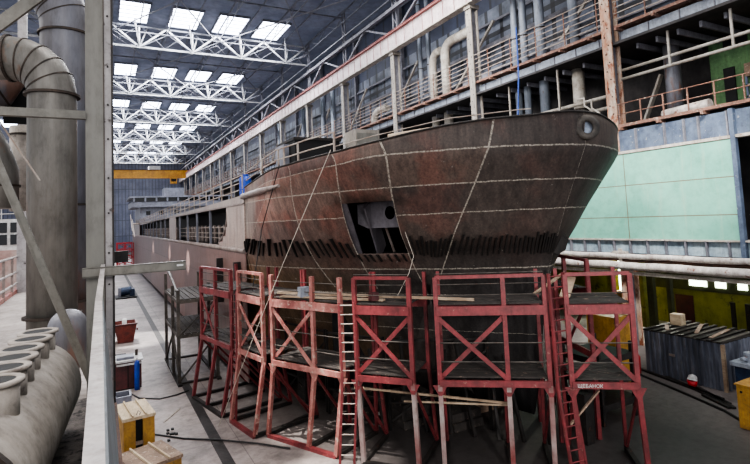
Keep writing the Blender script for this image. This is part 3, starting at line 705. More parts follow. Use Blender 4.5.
# superstructure
w=[]
MB().box(6.2,20.8,100,116,8.7,11.6).build('deckhouse',M['wheelhouse'],ship)
MB().box(4.8,22.2,99.3,112,11.6,12.6).build('bridge_front',M['wheelhouse'],ship)
MB().box(4.9,22.1,99.2,112,12.6,13.3).build('bridge_windows',M['glassdark'],ship)
MB().box(4.5,22.5,99.0,113,13.3,13.55).build('bridge_roof',M['wheelhouse'],ship)
for i in range(10):
    x=5.2+i*1.84; MB().box(x-.14,x+.14,99.1,99.2,12.6,13.3).build('bridge_mullion',M['wheelhouse'],ship)
for x in (7.2,9.4,12,15): MB().box(x,x+.7,99.95,100,10.2,10.9).build('porthole',M['glassdark'],ship)
MB().box(5,6,97,99.5,8.6,8.8).bar((4.9,93,6.5),(4.9,99,9.4),.12).bar((4.6,93,7.4),(4.6,99,10.3),.1).build('gangway',M['palerail'],ship)
MB().box(10.5,14,102,106,13.55,15.2).build('funnel',M['wheelhouse'],ship)
# keel blocks
for i in range(14):
    y=16+7.5*i
    tag(MB().box(12.6,14.4,y,y+1.2,0,.5).build('keel_block',M['wood']),'squat keel block under the ship, %s from the bow'%ORD[i],'block','keel blocks under the hull')
for i in range(12):
    y=26+8*i
    tag(MB().box(7.2,8.2,y,y+1.2,0,.42).build('keel_block',M['darksteel']),'dark block under the port edge of the ship, %s from the bow'%ORD[i],'block','port side blocks')
# things on deck
o=emp('deck_box','black box standing on the foredeck behind the railing','box',(7.8,19.4,9))
MB().box(6.75,8.7,18.9,20.8,9.0,10.95).build('body',M['blacksteel'],o); MB().box(6.7,8.75,18.85,20.85,10.95,11.05).build('lid',M['darksteel'],o)
tag(MB().box(6.5,6.72,19.5,20.6,9.0,10.85).build('grey_screen',M['wheelhouse']),'narrow grey panel left of the black deck box','panel')
o=emp('deck_locker','weathered grey locker on the foredeck right of the black box','locker',(9.6,18.6,9))
MB().box(9.1,10.2,18.2,19.2,9.0,11.35).build('body',M['col_pale'],o); MB().box(9.15,10.1,18.17,18.2,10.6,11.2).build('door',M['post'],o)
tag(MB().tube([(9.7,16.6,10.75),(11.4,15.2,10.95)],[.14,.14],10).build('rolled_tarp',M['woodpale'],smooth=True),'pale rolled tarp lying along the foredeck edge','tarp')
o=emp('blue_barrel','bright blue upright barrel on deck beside the bow bulwark','barrel',(6.4,25.2,8.76))
MB().tube([(6.35,25.2,8.77),(6.35,25.2,9.0),(6.35,25.2,9.9),(6.35,25.2,10.05)],[.3,.3,.3,.26],16).build('body',M['blue'],o,True)
MB().ring((6.35,25.2,9.4),(0,0,1),.29,.325,.05,16).build('band',M['blue'],o); MB().tube([(6.35,25.2,10.05),(6.35,25.2,10.18)],.17,12).build('lid',M['blue'],o)
# ropes and cables on the hull
def cable(name,lab,pts,r,m,cat='cable',sag=0):
    P=[]
    for a,c in zip(pts,pts[1:]):
        a=Vector(a);c=Vector(c)
        for i in range(8):
            t=i/8; P.append(a.lerp(c,t)-Vector((0,0,sag*4*t*(1-t))))
    P.append(Vector(pts[-1]))
    return tag(MB().tube(P,r,6).build(name,M[m]),lab,cat)
cable('rigging_rope','pale cable hanging from the bulwark down across the left scaffolds',[(6.9,15.75,10.1),(5.6,17.4,6.2),(5.0,18.6,4.0),(3.9,20.6,0.03)],.012,'rope')
cable('rigging_rope','dark cable hanging from the bulwark near the black deck box',[(6.0,18.6,9.9),(5.7,20.2,7.5),(5.2,20.0,5.1)],.02,'cable')
cable('rigging_rope','thin pale cable looping out of the square hull opening',[(9.0,14.6,7.2),(9.1,14.3,6.4),(8.7,14.0,5.9),(8.35,14.2,5.2)],.009,'rope')
# ------------------------------------------------------------------ scaffolds
def frame(p0,p1):
    p0=Vector((p0[0],p0[1],0)); p1=Vector((p1[0],p1[1],0)); u=(p1-p0); L=u.length; u=u/L; v=Vector((-u.y,u.x,0))
    if v.y<0: v=-v
    # inward = towards ship centre
    if v.dot(Vector((XC,22,0))-p0)<0: v=-v
    return p0,u,v,L
def scaffold(p0,p1,label,posts,braces,mm='red',depth=1.7,lean=(0,0),zr=5.84,rails=2,plate=True,mleg=None,leg_dark=False,toprail=True,group='red trestle scaffolds around the bow'):
    O,u,v,L=frame(p0,p1)
    o=emp('scaffold_tower',label,'scaffold',O,group)
    W=lambda x,y,z:O+u*x+v*y+Vector((0,0,z))
    zt,zl=4.98,2.8; R=M[mm]
    for f in posts:
        MB().bar(W(f*L,0,zl-.1),W(f*L,0,zr),.13,.13,u).build('post',R,o)
    for f in (posts[0],posts[-1]): MB().bar(W(f*L,depth,zl-.1),W(f*L,depth,zr),.11,.11,u).build('post',M['red'],o)
    MB().bar(W(0,-.08,zt-.13),W(L,-.08,zt-.13),.06,.27).build('top_beam',R,o)
    MB().bar(W(0,depth,zt-.15),W(L,depth,zt-.15),.06,.3).build('rear_beam',M['red'],o)
    MB().bar(W(0,-.08,zl-.05),W(L,-.08,zl-.05),.08,.18).build('lower_beam',R,o)
    MB().bar(W(0,depth,zl-.05),W(L,depth,zl-.05),.08,.22).build('rear_beam',M['red'],o)
    if toprail: MB().bar(W(0,0,zr),W(L,0,zr),.12,.1).build('guard_rail',R,o)
    for k in range(rails): MB().tube([W(0,0,zt+.32*(k+1)),W(L,0,zt+.32*(k+1))],.015,6).build('mid_rail',M['greysteel'],o)
    for k in (0,): MB().tube([W(0,0,zl+.55),W(L,0,zl+.55)],.02,6).tube([W(0,0,zl+1.1),W(L,0,zl+1.1)],.018,6).build('mid_rail',M['greysteel'],o)
    MB().box(0,0,0,0,0,0) if False else None
    for z,nm in ((zt+.03,'deck_boards'),(zl+.08,'deck_boards')):
        d=MB(); k=0.0
        while k<depth-.2:
            a=W(.05,k+.13,z+random.uniform(0,.03)); c=W(L-.05,k+.13,z+random.uniform(0,.03)); d.bar(a,c,.24,.04); k+=.28
        d.build(nm,M['board'],o)
    for (a,c) in braces:
        MB().bar(W(a*L,-.03,zt-.3),W(c*L,-.03,zl+.05),.04,.13).build('cross_brace',R,o)
        MB().bar(W(c*L,.03,zt-.3),W(a*L,.03,zl+.05),.04,.13).build('cross_brace',R,o)
    ld,li=lean
    for f in posts:
        a=W(f*L,0,zl-.1); c=W(f*L+ld,li,0.08)
        MB().bar(a,c,.13,.13,u).build('leg',M[mleg] if mleg else R,o)
        # gusset
        gs=MB(); e=.3; gs.add([W(f*L-.22,-.05,zl-.12),W(f*L+.22,-.05,zl-.12),W(f*L+.05,-.05,zl-.42),W(f*L-.05,-.05,zl-.42),W(f*L-.22,-.03,zl-.12),W(f*L+.22,-.03,zl-.12),W(f*L+.05,-.03,zl-.42),W(f*L-.05,-.03,zl-.42)],[(0,1,2,3),(7,6,5,4),(0,3,7,4),(1,5,6,2)]); gs.build('gusset',R,o)
        c2=W(f*L+ld,depth+.6,0.08); MB().bar(W(f*L,depth,zl-.1),c2,.1,.1,u).build('leg',M['red'],o)
        MB().bar(W(f*L,0,zl-.2),W(f*L+ld,depth+.5,.15),.07,.07,u).build('leg_brace',M['red'],o)
        MB().bar(c,c2,.14,.12).build('base_skid',M['darksteel'],o)
    MB().bar(W(posts[0]*L+ld,li,.06),W(posts[-1]*L+ld,li,.06),.16,.12).build('base_skid',M['darksteel'] if mm!='redlight' else M['red'],o)
    return o,W,L
scaffold((4.03,24.5),(4.66,21.3),'leftmost red trestle scaffold, beside the grey steel tower',[0,.5,1],[(0,.5)],lean=(-.3,-.35),leg_dark=True)
scaffold((4.84,20.75),(5.22,18.7),'narrow sunlit worn red scaffold second from the left, with pinkish cross braces',[0,1],[(0,1)],'redlight',lean=(-.2,-.35))
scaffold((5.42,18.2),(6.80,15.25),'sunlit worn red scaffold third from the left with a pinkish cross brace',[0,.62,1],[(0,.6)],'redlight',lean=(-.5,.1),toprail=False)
scaffold((7.08,14.75),(8.25,13.35),'red scaffold just right of the tall ladder, fourth from the left',[0,1],[(0,1)],lean=(0,.2),rails=3,mleg='pale_leg')
scaffold((8.85,12.8),(11.32,10.85),'wide red scaffold under the stem with three posts and one cross brace',[0,.63,1],[(0,.63)],lean=(.0,.2),rails=3,mleg='pale_leg')
o6,W6,L6=scaffold((11.75,10.45),(13.1,9.36),'rightmost red scaffold bearing small white lettering on its lower beam',[0,1],[(0,1)],lean=(.15,.1),rails=1)
# rail on U3 only over the first bay
O,u,v,L=frame((5.42,18.2),(6.80,15.25))
# lettering on the right scaffold
fc=D.curves.new('lettering','FONT'); fc.body='ЩЕБАНОК'; fc.size=.135; fc.extrude=.002; fc.align_x='LEFT'
fo=D.objects.new('lettering_curve',fc); COL.objects.link(fo); fc.materials.append(M['white'])
bpy.context.view_layer.update(); me_=D.meshes.new_from_object(fo.evaluated_get(bpy.context.evaluated_depsgraph_get())); D.objects.remove(fo)
ft=D.objects.new('lettering',me_); COL.objects.link(ft)
O6,u6,v6,_=frame((11.75,10.45),(13.1,9.36))
ft.parent=o6; ft.location=u6*.12+v6*-.13+Vector((0,0,2.70))
ft.rotation_euler=(PI/2,0,math.atan2(u6.y,u6.x))
# starboard return rails and boards at the right
def simple_rail(p0,p1,lab,z0=2.7,z1=5.95,n=4,mm='red'):
    O,u,v,L=frame(p0,p1); o=emp('scaffold_tower',lab,'scaffold',O,'starboard scaffolds')
    W=lambda x,y,z:O+u*x+v*y+Vector((0,0,z))
    for i in range(n):
        MB().bar(W(L*i/(n-1),0,0.02),W(L*i/(n-1),0,z1),.13,.13,u).build('post',M[mm],o)
        MB().bar(W(L*i/(n-1),1.3,0.02),W(L*i/(n-1),1.3,z1-.9),.11,.11,u).build('post',M[mm],o)
    MB().bar(W(0,0,z1),W(L,0,z1),.12,.1).build('guard_rail',M[mm],o)
    MB().bar(W(0,0,4.85),W(L,0,4.85),.06,.3).build('top_beam',M[mm],o)
    MB().bar(W(0,0,2.75),W(L,0,2.75),.06,.22).build('lower_beam',M[mm],o)
    d=MB()
    for k in (.2,.5,.8,1.1): d.bar(W(.05,k,5.03),W(L,k,5.03),.24,.04)
    d.build('deck_boards',M['board'],o)
    for i in range(n-1): MB().bar(W(L*i/(n-1),0,4.7),W(L*(i+1)/(n-1),0,2.85),.04,.12).build('cross_brace',M[mm],o)
simple_rail((16.4,16.6),(20.6,21.8),'shaded dark red scaffold along the starboard bow behind the stem')
simple_rail((14.6,12.0),(16.0,15.2),'dark red scaffold standing right behind the stem',n=3)
# inner scaffolding below bow
k_=0
for (x,y,x2,y2) in ((9.2,16.6,12.2,14.6),(8.0,19.4,9.2,16.9),(7.3,22.5,8.0,19.6)):
    O,u,v,L=frame((x,y),(x2,y2)); o=emp('inner_staging','dark inner staging under the bow, %s from the stem'%ORD[k_],'staging',O,'dark inner staging'); k_+=1
    W=lambda a,b_,z:O+u*a+v*b_+Vector((0,0,z))
    for f in (0,.5,1): MB().bar(W(f*L,0,0.02),W(f*L,0,3.3),.09).build('post',M['darksteel'],o)
    for z in (1.0,2.1,3.2): MB().bar(W(0,0,z),W(L,0,z),.08).build('rail',M['darksteel'],o)
    MB().bar(W(0,0,0.3),W(L,0,2.8),.06).build('brace',M['darksteel'],o)
tag(MB().box(19.2,20.2,14.6,16.0,0,3.0).build('yellow_locker',M['yellowbox']),'tall yellow locker seen through the rightmost scaffold','locker')
o=emp('steel_rack','dark steel rack loaded with plates behind the rightmost scaffold','rack',(17,13.5,0))
for x in (15.6,17.4):
    for y in (12.6,14.2): MB().bar((x,y,0),(x,y,2.7),.12).build('upright',M['darksteel'],o)
for z in (.5,1.3,2.1): MB().box(15.5,17.5,12.5,14.3,z,z+.22).build('shelf',M['darksteel'],o)
for i in range(5): tag(MB().box(13.9+i*.55,14.25+i*.55,11.9+i*.3,12.2+i*.3,0,1.6+.25*(i%3)).build('steel_prop',M['darksteel']),'dark steel prop standing behind the rightmost scaffold, %s from the stem'%ORD[i],'prop','steel props behind the stem')
for i,(x,y,w_,h_) in enumerate(((9.0,19,1.6,.9),(10.2,16.8,1.2,1.3),(11.6,15.6,1.3,.8),(8.4,21.8,1.4,1.5))):
    o=emp('timber_stack','dark stack of shoring timbers under the bow, %s nearest the stem'%['third','second','first','fourth'][i],'timber',(x,y,0),'shoring timbers')
    for k in range(int(h_/.3)): MB().box(x-w_/2,x+w_/2,y-.5+.1*(k%2),y+.5,.3*k+.01,.3*k+.29).build('timber',M['board'],o)
for i in range(9):
    a=Vector((8.6+i*.55,17.6-i*.62,0)); tag(MB().bar(a,a+Vector((.25*(-1)**i,.5,2.4+.4*(i%3))),.1).build('shore_prop',M['darksteel']),'dark leaning shore prop below the bow, %s from the left'%ORD[i],'prop','leaning shore props')
# ladders
def ladder(lab,top,mid,bot,w=.42,mm='red'):
    o=emp('ladder',lab,'ladder',bot,'red scaffold ladders')
    top,mid,bot=Vector(top),Vector(mid),Vector(bot)
    d=Vector((top.x-XC,top.y-24,0)); tdir=Vector((-d.y,d.x,0)).normalized()
    if tdir.x<0: tdir=-tdir
    for sgn in (-1,1):
        e=tdir*sgn*w/2; MB().bar(top+e,mid+e,.07,.07,tdir).bar(mid+e,bot+e,.07,.07,tdir).build('rail',M[mm],o)
    proto=None
    for a,c in ((bot,mid),(mid,top)):
        Ln=(c-a).length; n=int(Ln/.3)
        for i in range(1,n+1):
            q=a.lerp(c,i/(n+.3))
            MB().tube([q-tdir*w/2,q+tdir*w/2],.02,6).build('rung',M['palerail'] if mm=='red' and 'tall' in lab else M['red'],o)
    return o
ladder('tall red ladder with pale rungs between the third and fourth scaffolds',(6.78,14.75,5.1),(6.82,14.8,2.7),(6.75,15.1,.02),.46)
ladder('red ladder between the wide scaffold and the rightmost scaffold',(11.5,10.55,5.9),(11.52,10.5,2.7),(11.75,10.35,.02),.5)
ladder('dark red ladder between the two leftmost scaffolds',(4.72,21.0,5.0),(4.7,21.1,2.8),(4.55,20.9,.02),.34)
# planks and poles
def plank(lab,a,b,w,h,mm,name='plank',cat='plank'): tag(MB().bar(a,b,w,h).build(name,M[mm]),lab,cat)
plank('long pale pole lying across the scaffold decks below the opening',(5.5,17.7,5.25),(9.9,12.3,5.12),.08,.08,'woodpale','pole','pole')
plank('second pale plank lying on the third scaffold deck',(5.6,17.6,5.12),(7.9,14.3,5.1),.2,.05,'woodpale')
plank('broad loose plank sticking up at the right scaffold',(12.2,10.9,5.1),(13.1,11.4,5.55),.3,.05,'woodpale')
plank('thin pale plank leaning against the stem',(11.6,11.5,5.2),(12.9,11.5,5.7),.12,.05,'woodpale')
plank('pale pole lying under the wide scaffold',(7.3,15.5,2.2),(10.7,12.0,2.0),.06,.06,'woodpale','pole','pole')
plank('second pale pole below the wide scaffold',(8.4,14.2,1.9),(10.8,12.0,1.92),.05,.05,'woodpale','pole','pole')
plank('short board leaning on the right hand ladder',(11.75,10.6,1.6),(12.3,10.0,2.6),.16,.04,'wood')
tag(MB().box(6.0,6.35,16.7,17.05,5.12,5.45).build('junction_box',M['gal_blue']),'small pale blue box on the third scaffold deck','box')
tag(MB().box(7.5,7.75,14.35,14.6,5.1,5.35).build('tool_box',M['darkred']),'small dark box on the fourth scaffold deck','box')
# grey steel tower at left
o=emp('steel_tower','dark grey steel staging tower with two platforms, left of the red scaffolds','scaffold',(3.3,32.5,0))
xs=(3.35,5.2); ys=(27.2,29.4,32.6)
for x in xs:
    for y in ys: MB().bar((x,y,0),(x,y,5.0 if y>30 else 4.6),.15).build('post',M['greysteel'],o)
for z in (2.3,4.0):
    for x in xs: MB().bar((x,27.1,z),(x,32.7,z),.1,.16).build('beam',M['greysteel'],o)
    for y in ys: MB().bar((3.3,y,z),(5.25,y,z),.1,.16).build('beam',M['greysteel'],o)
    d=MB()
    for k in range(6): d.bar((3.5+k*.3,27.2,z+.1),(3.5+k*.3,32.6,z+.1),.26,.05)
    d.build('deck_boards',M['board'],o)
MB().bar((3.35,32.6,.2),(3.35,29.4,2.2),.08).bar((3.35,27.2,.2),(3.35,29.4,2.2),.08).bar((3.35,27.2,2.3),(5.2,27.2,4.0),.07).bar((3.35,27.2,.1),(5.2,27.2,2.2),.07).build('brace',M['greysteel'],o)
for x in xs: MB().bar((x,26.8,.05),(x,32.9,.05),.2,.1).build('base_skid',M['darksteel'],o)
for y in (27.2,32.6): MB().bar((3.3,y,.05),(5.25,y,.05),.2,.1).build('base_skid',M['darksteel'],o)
MB().bar((3.35,27.2,4.4),(3.35,32.6,5.6),.09).bar((5.2,27.2,4.4),(5.2,27.2,5.2),.07).build('handrail',M['greysteel'],o)
for i,y in enumerate((29.0,24.9)):
    tag(MB().box(5.62,5.95,y,y+.22,3.5,5.9).build('hull_clamp',M['darksteel']),('far' if i==0 else 'near')+' dark vertical clamp standing against the port side','clamp')
# distant red staging at left
o=emp('red_staging','bright red staging lattice far down the hall beside the hull','scaffold',(4.8,150,0))
for x in (2.8,4.2,5.6):
    for y in (110,116): MB().bar((x,y,0),(x,y,5.2),.18).build('post',M['brightred'],o)
for z in (1,2.4,3.8,5.1):
    for y in (110,116): MB().bar((2.8,y,z),(5.6,y,z),.16).build('rail',M['brightred'],o)
for z in (1,2.4,3.8): MB().bar((2.8,110,z),(5.6,110,z+1.4),.12).bar((5.6,110,z),(2.8,110,z+1.4),.12).build('cross_brace',M['brightred'],o)
# ------------------------------------------------------------------ floor things, left
tr=MB().box(3.42,3.78,8,150,.005,.03); 
o=tag(tr.build('floor_track',M['track']),'dark slotted steel track set in the floor along the ship','track')

def hollow_bin(lab,x0,x1,y0,y1,h,mm):
    o=emp('skip_bin',lab,'bin',((x0+x1)/2,(y0+y1)/2,0)); e=.22; t=.05; b=MB()
    B_=[(x0+e,y0+e,0.02),(x1-e,y0+e,0.02),(x1-e,y1-e,0.02),(x0+e,y1-e,0.02)]; T=[(x0,y0,h),(x1,y0,h),(x1,y1,h),(x0,y1,h)]
    Ti=[(x0+t,y0+t,h),(x1-t,y0+t,h),(x1-t,y1-t,h),(x0+t,y1-t,h)]; Bi=[(x0+e+t,y0+e+t,.1),(x1-e-t,y0+e+t,.1),(x1-e-t,y1-e-t,.1),(x0+e+t,y1-e-t,.1)]
    b.add(B_+T+Ti+Bi,[(3,2,1,0)]+[(i,(i+1)%4,4+(i+1)%4,4+i) for i in range(4)]+[(4+i,4+(i+1)%4,8+(i+1)%4,8+i) for i in range(4)]+[(8+i,8+(i+1)%4,12+(i+1)%4,12+i) for i in range(4)]+[(12,13,14,15)])
    b.build('body',M[mm],o)
    MB().bar((x0-.02,y0,h),(x1+.02,y0,h),.09).bar((x0,y0,h),(x0,y1,h),.09).bar((x1,y0,h),(x1,y1,h),.09).bar((x0,y1,h),(x1,y1,h),.09).build('rim',M['darkred'],o)
    for sx in (x0-.06,x1+.06): MB().tube([(sx-.05,(y0+y1)/2,h*.6),(sx+.05,(y0+y1)/2,h*.6)],.08,10).build('trunnion',M['darkred'],o)
    return o
hollow_bin('oxide red tapered skip standing on the far floor',.75,2.15,39.2,40.9,1.25,'binred')
tag(MB().tube([(1.4,39.9,.15),(1.4,39.9,1.55)],.14,10).build('scrap_roll',M['white'],smooth=True),'small pale roll standing inside the red skip','roll')
tag(MB().box(.6,1.3,34.0,35.2,0,.22).build('floor_plate',M['blacksteel']),'flat dark plate on the floor between skip and cabinet','plate')
o=emp('cabinet','dark red workshop cabinet with a pale top holding tools','cabinet',(1.15,28.6,0))
MB().box(.55,1.72,28.0,29.3,.06,1.3).build('body',M['darkred'],o); MB().box(.48,1.8,27.93,29.38,1.3,1.38).build('top',M['white'],o)
MB().box(1.1,1.14,27.97,28.0,.12,1.25).build('door_gap',M['blacksteel'],o); MB().box(.55,1.72,28.02,29.28,0,.06).build('plinth',M['blacksteel'],o)
MB().box(.62,1.7,27.9,28.0,1.16,1.24).build('handle',M['white'],o)
tag(MB().box(.65,1.4,28.2,28.9,1.38,1.5).build('tool_case',M['wheelhouse']),'flat pale grey case on top of the red cabinet','case')
tag(MB().tube([(1.55,28.9,1.38),(1.55,28.9,1.66)],.07,8).build('small_can',M['band']),'small brown can on the red cabinet','can')
o=emp('gas_cylinder','tall blue gas cylinder leaning at the front of the red cabinet','cylinder',(1.48,27.75,0))
MB().tube([(1.5,27.72,0),(1.5,27.72,1.2),(1.5,27.72,1.33),(1.5,27.72,1.4)],[.12,.12,.09,.04],14).build('body',M['blue'],o,True); MB().tube([(1.5,27.72,1.4),(1.5,27.72,1.5)],.05,8).build('valve',M['white'],o)
o=emp('small_bin','small grey open box on the floor behind the ochre crates','box',(.8,24.6,0))
b=MB().box(.45,1.1,24.3,25.2,0,.08).box(.45,.52,24.3,25.2,.08,.75).box(1.03,1.1,24.3,25.2,.08,.75).box(.52,1.03,24.3,24.37,.08,.75).box(.52,1.03,25.13,25.2,.08,.75); b.build('body',M['wheelhouse'],o)
def crate(lab,cx,cy,w,l,h,mm,rz,top='cratetop'):
    o=emp('machine_crate',lab,'crate',(cx,cy,0)); 
    R_=Matrix.Rotation(rz,4,'Z')
    def bx(x0,x1,y0,y1,z0,z1,nm,mt):
        b=MB().box(x0,x1,y0,y1,z0,z1); b.v=[R_@v+Vector((cx,cy,0)) for v in b.v]; b.build(nm,M[mt],o)
    bx(-w/2,-w*.12,-l/2,l/2,.02,h-.1,'side_body',mm); bx(w*.12,w/2,-l/2,l/2,.02,h-.1,'side_body',mm)
    bx(-w*.12,w*.12,-l/2+.12,l/2,.02,h-.15,'recess',  'blacksteel'); bx(-w*.12,w*.12,-l/2+.02,-l/2+.12,h*.4,h*.46,'cross_bar','palerail')
    bx(-w/2-.03,w/2+.03,-l/2-.04,l/2+.04,h-.1,h,'lid',top)
    for x in (-w*.2,w*.22): bx(x-.025,x+.025,-l/2-.05,l/2+.05,h,h+.06,'lid_batten','cratetop')
    return o
crate('tall ochre crate with pale lid and dark slot, nearest the wall',.98,19.9,.95,1.7,1.55,'yellowbox',.12)
tag(MB().tube([(1.0,19.0,1.62),(1.05,18.98,1.75),(1.12,18.98,1.68),(1.08,19.0,1.6)],.02,6).build('lifting_shackle',M['palerail']),'small steel shackle on the ochre crate','shackle')
crate('low ochre crate with dirty wooden lid in the foreground',1.25,17.5,1.35,1.5,.85,'yellowbox',.3,'wood')
plank('dirty board lying beside the low ochre crate',(1.95,18.3,.12),(2.25,17.2,.12),.35,.1,'wood','board','board')
o=emp('floor_machine','small dark blue machine lying on a dark tray far down the floor','machine',(2.4,66,0))
MB().box(1.4,3.6,64.2,67.6,0,.12).build('tray',M['blacksteel'],o)
MB().tube([(1.9,66,.6),(3.1,66,.7)],.5,12).box(2.9,3.4,65.4,66.7,.12,.9).build('body',M['machblue'],o); MB().box(1.7,2.0,65.5,66.5,.12,1.1).build('cover',M['wheelhouse'],o)
cable('floor_cable','black cable arcing on the floor from the cabinet to the scaffold',[(1.05,27.6,.03),(1.5,26.2,.03),(2.3,25.5,.03),(3.0,25.6,.03),(3.6,25.9,.03)],.03,'cable')
cable('floor_cable','black cable crossing the floor from the ochre crates to the track',[(1.5,21.6,.03),(2.6,20.3,.03),(3.7,19.3,.06),(4.8,18.2,.06),(5.6,17.2,.06)],.03,'cable')
cable('floor_cable','thin pale rod lying on the floor between crates and track',[(2.15,22.4,.03),(2.9,23.6,.03)],.02,'rope')
for i in range(7):
    x,y=1.9+random.random()*.5,20.3+random.random()*1.6
    tag(MB().box(x,x+.1,y,y+.13,0,.05).build('scrap_piece',M['blacksteel']),'small dark scrap piece on the floor right of the ochre crates','scrap','scrap pieces by the crates')
# ------------------------------------------------------------------ floor things, right
o=emp('container','weathered grey corrugated container with planked roof on the right','container',(24,14,0))
b=MB(); x0,x1,y0,y1=22.35,25.2,12.0,15.4; h=1.9
def corr(a,c,n,out):
    a=Vector(a);c=Vector(c);d=(c-a)/n;out=Vector(out); P=[]
    for i in range(n): P+= [a+d*i,a+d*(i+.4),a+d*(i+.5)+out,a+d*(i+.9)+out]
    P.append(c); k=len(b.v)
    for p in P: b.v.append(p); b.v.append(p+Vector((0,0,h)))
    for i in range(len(P)-1): b.f.append((k+2*i,k+2*i+2,k+2*i+3,k+2*i+1))
corr((x0,y1,.02),(x0,y0,.02),14,(-.06,0,0)); corr((x0,y0,.02),(x1,y0,.02),8,(0,-.06,0)); corr((x1,y0,.02),(x1,y1,.02),14,(.06,0,0)); corr((x1,y1,.02),(x0,y1,.02),8,(0,.06,0))
b.build('walls',M['container'],o)
MB().box(x0,x1,y0,y1,h,h+.04).build('roof',M['board'],o)
for i in range(9):
    y=y0+.1+i*.4; MB().bar((x0-.12,y,h+.08),(x1+.12,y+.1,h+.08),.16,.06).build('roof_plank',M['darksteel'] if i%3 else M['greysteel'],o)
MB().box(x0-.07,x0+.05,y0-.07,y0+.06,0,h).build('corner_post',M['woodpale'],o)
MB().box(x0-.1,x0-.06,14.0,14.25,1.0,1.1).build('latch',M['fender'],o)
for i,(a,c) in enumerate((((22.6,12.6),(24.6,12.9)),((23.0,13.4),(24.9,14.2)),((22.7,14.5),(23.6,15.1)))):
    plank('loose weathered board lying flat on the container roof, %s from its near end'%ORD[i],(a[0],a[1],h+.13),(c[0],c[1],h+.13),.16,.03,'wood','roof_board','board')
tag(MB().box(23.9,24.3,14.6,15.1,h+.12,h+.62).build('cardboard_box',M['cratetop']),'pale cardboard box standing on the container roof','box')
for i in range(3): tag(MB().box(31.5,31.65,14.6+i*.75,14.8+i*.75,0,2.0).build('aisle_stub',M['darksteel']),'dark upright stub before the lime wall, %s from the right'%ORD[i],'stub','stubs before the lime wall')
for i,(x,y) in enumerate(((22.0,16.1),(22.25,16.5),(21.9,15.6))):
    o=emp('red_canister','red canister with pale cap beside the container, %s in the cluster'%ORD[i],'canister',(x,y,0),'red canisters beside the container')
    MB().tube([(x,y,0),(x,y,.75),(x,y,.85)],[.16,.16,.1],12).build('body',M['brightred'],o,True); MB().tube([(x,y,.85),(x,y,1.0)],.12,10).build('cap',M['white'],o)
o=emp('paint_bucket','small red bucket with a crumpled white bag on top before the container','bucket',(21.9,13.1,0))
MB().tube([(21.9,13.1,0),(21.9,13.1,.28)],[.16,.2],12).build('body',M['brightred'],o,True)
MB().tube([(21.9,13.1,.28),(21.95,13.1,.42),(21.85,13.05,.5)],[.2,.17,.06],8).build('bag',M['white'],o)
for i,(a,c) in enumerate((((22.4,15.9),(21.3,11.6)),((22.2,14.4),(21.0,11.2)),((21.9,12.9),(20.7,10.9)),((21.2,12.3),(20.6,11.0)))):
    plank('dark steel strip lying on the floor before the container, %s from it'%ORD[i],(a[0],a[1],.05),(c[0],c[1],.05),.14,.08,'darksteel','steel_strip','strip')
cable('floor_hose','dark hose running over the right floor past the container',[(21.9,17.4,.04),(21.6,15.2,.04),(20.9,13.0,.04),(20.2,11.0,.04),(19.0,9.0,.04)],.05,'cable','hose')
o=emp('yellow_cabinet','ochre yellow cabinet cut by the right edge of the photo','cabinet',(19.6,9.5,0))
MB().box(19.12,20.2,9.0,9.95,0.03,1.45).build('body',M['yellowbox'],o); MB().box(19.08,20.25,8.96,10.0,1.45,1.5).build('top',M['yellowbox'],o); MB().tube([(19.13,9.8,1.25),(19.09,9.8,1.25)],.04,8).build('lock',M['blacksteel'],o)
o=emp('blue_machine','blue-grey machine with pale top behind the yellow cabinet','machine',(21.6,10.7,0))
MB().box(21.75,22.6,10.5,11.3,0,1.35).build('body',M['machblue'],o); MB().box(21.6,22.65,10.4,11.4,1.35,1.5).build('tray',M['gal_blue'],o)
MB().tube([(22.1,10.9,1.5),(22.1,10.9,1.85)],.2,10).tube([(21.7,11.0,1.62),(22.6,10.8,1.7)],.08,8).build('head',M['gal_blue'],o)
# ------------------------------------------------------------------ left bay and platform
struct('floor_platform',MB().box(-2.5,-.02,-2,60,5.75,5.9),M['platform'])
struct('floor_platform_near',MB().box(-.75,-.02,.5,6.5,5.9,5.905),M['gravel'])
o=emp('hall_post','wide grey-green steel post in the left foreground','post',(0,6.6,0))
MB().box(-.145,.035,6.5,6.75,0,33).build('web_face',M['post'],o)
MB().box(.035,.045,6.49,6.8,0,33).build('web_edge',M['band'],o)
MB().box(.045,.115,6.52,6.75,0,33).build('flange',M['post_light'],o)
MB().box(.115,.135,6.45,6.9,0,33).build('flange_edge',M['darksteel'],o)
for z in (7.1,7.45,7.9,8.3,8.75,9.15,9.6,10.2): MB().tube([(.08,6.50,z),(.08,6.52,z)],.011,6).build('bolt',M['darksteel'],o)
for k in range(4):
    y=18.6+12*k; tag(MB().box(-.35,.0,y,y+.4,0,33).build('steel_column',M['col_web']),'steel column of the left row hidden behind the near post, %s'%ORD[k],'column','left row columns')
tag(MB().box(-2.32,-2.08,19.4,19.65,5.9,24).build('slim_post',M['post_light']),'slim pale blue post left of the big ducts','post')
tag(MB().box(-1.9,-1.3,30,30.3,5.9,33).build('slim_post',M['post']),'grey post behind the ducts in the left bay','post')
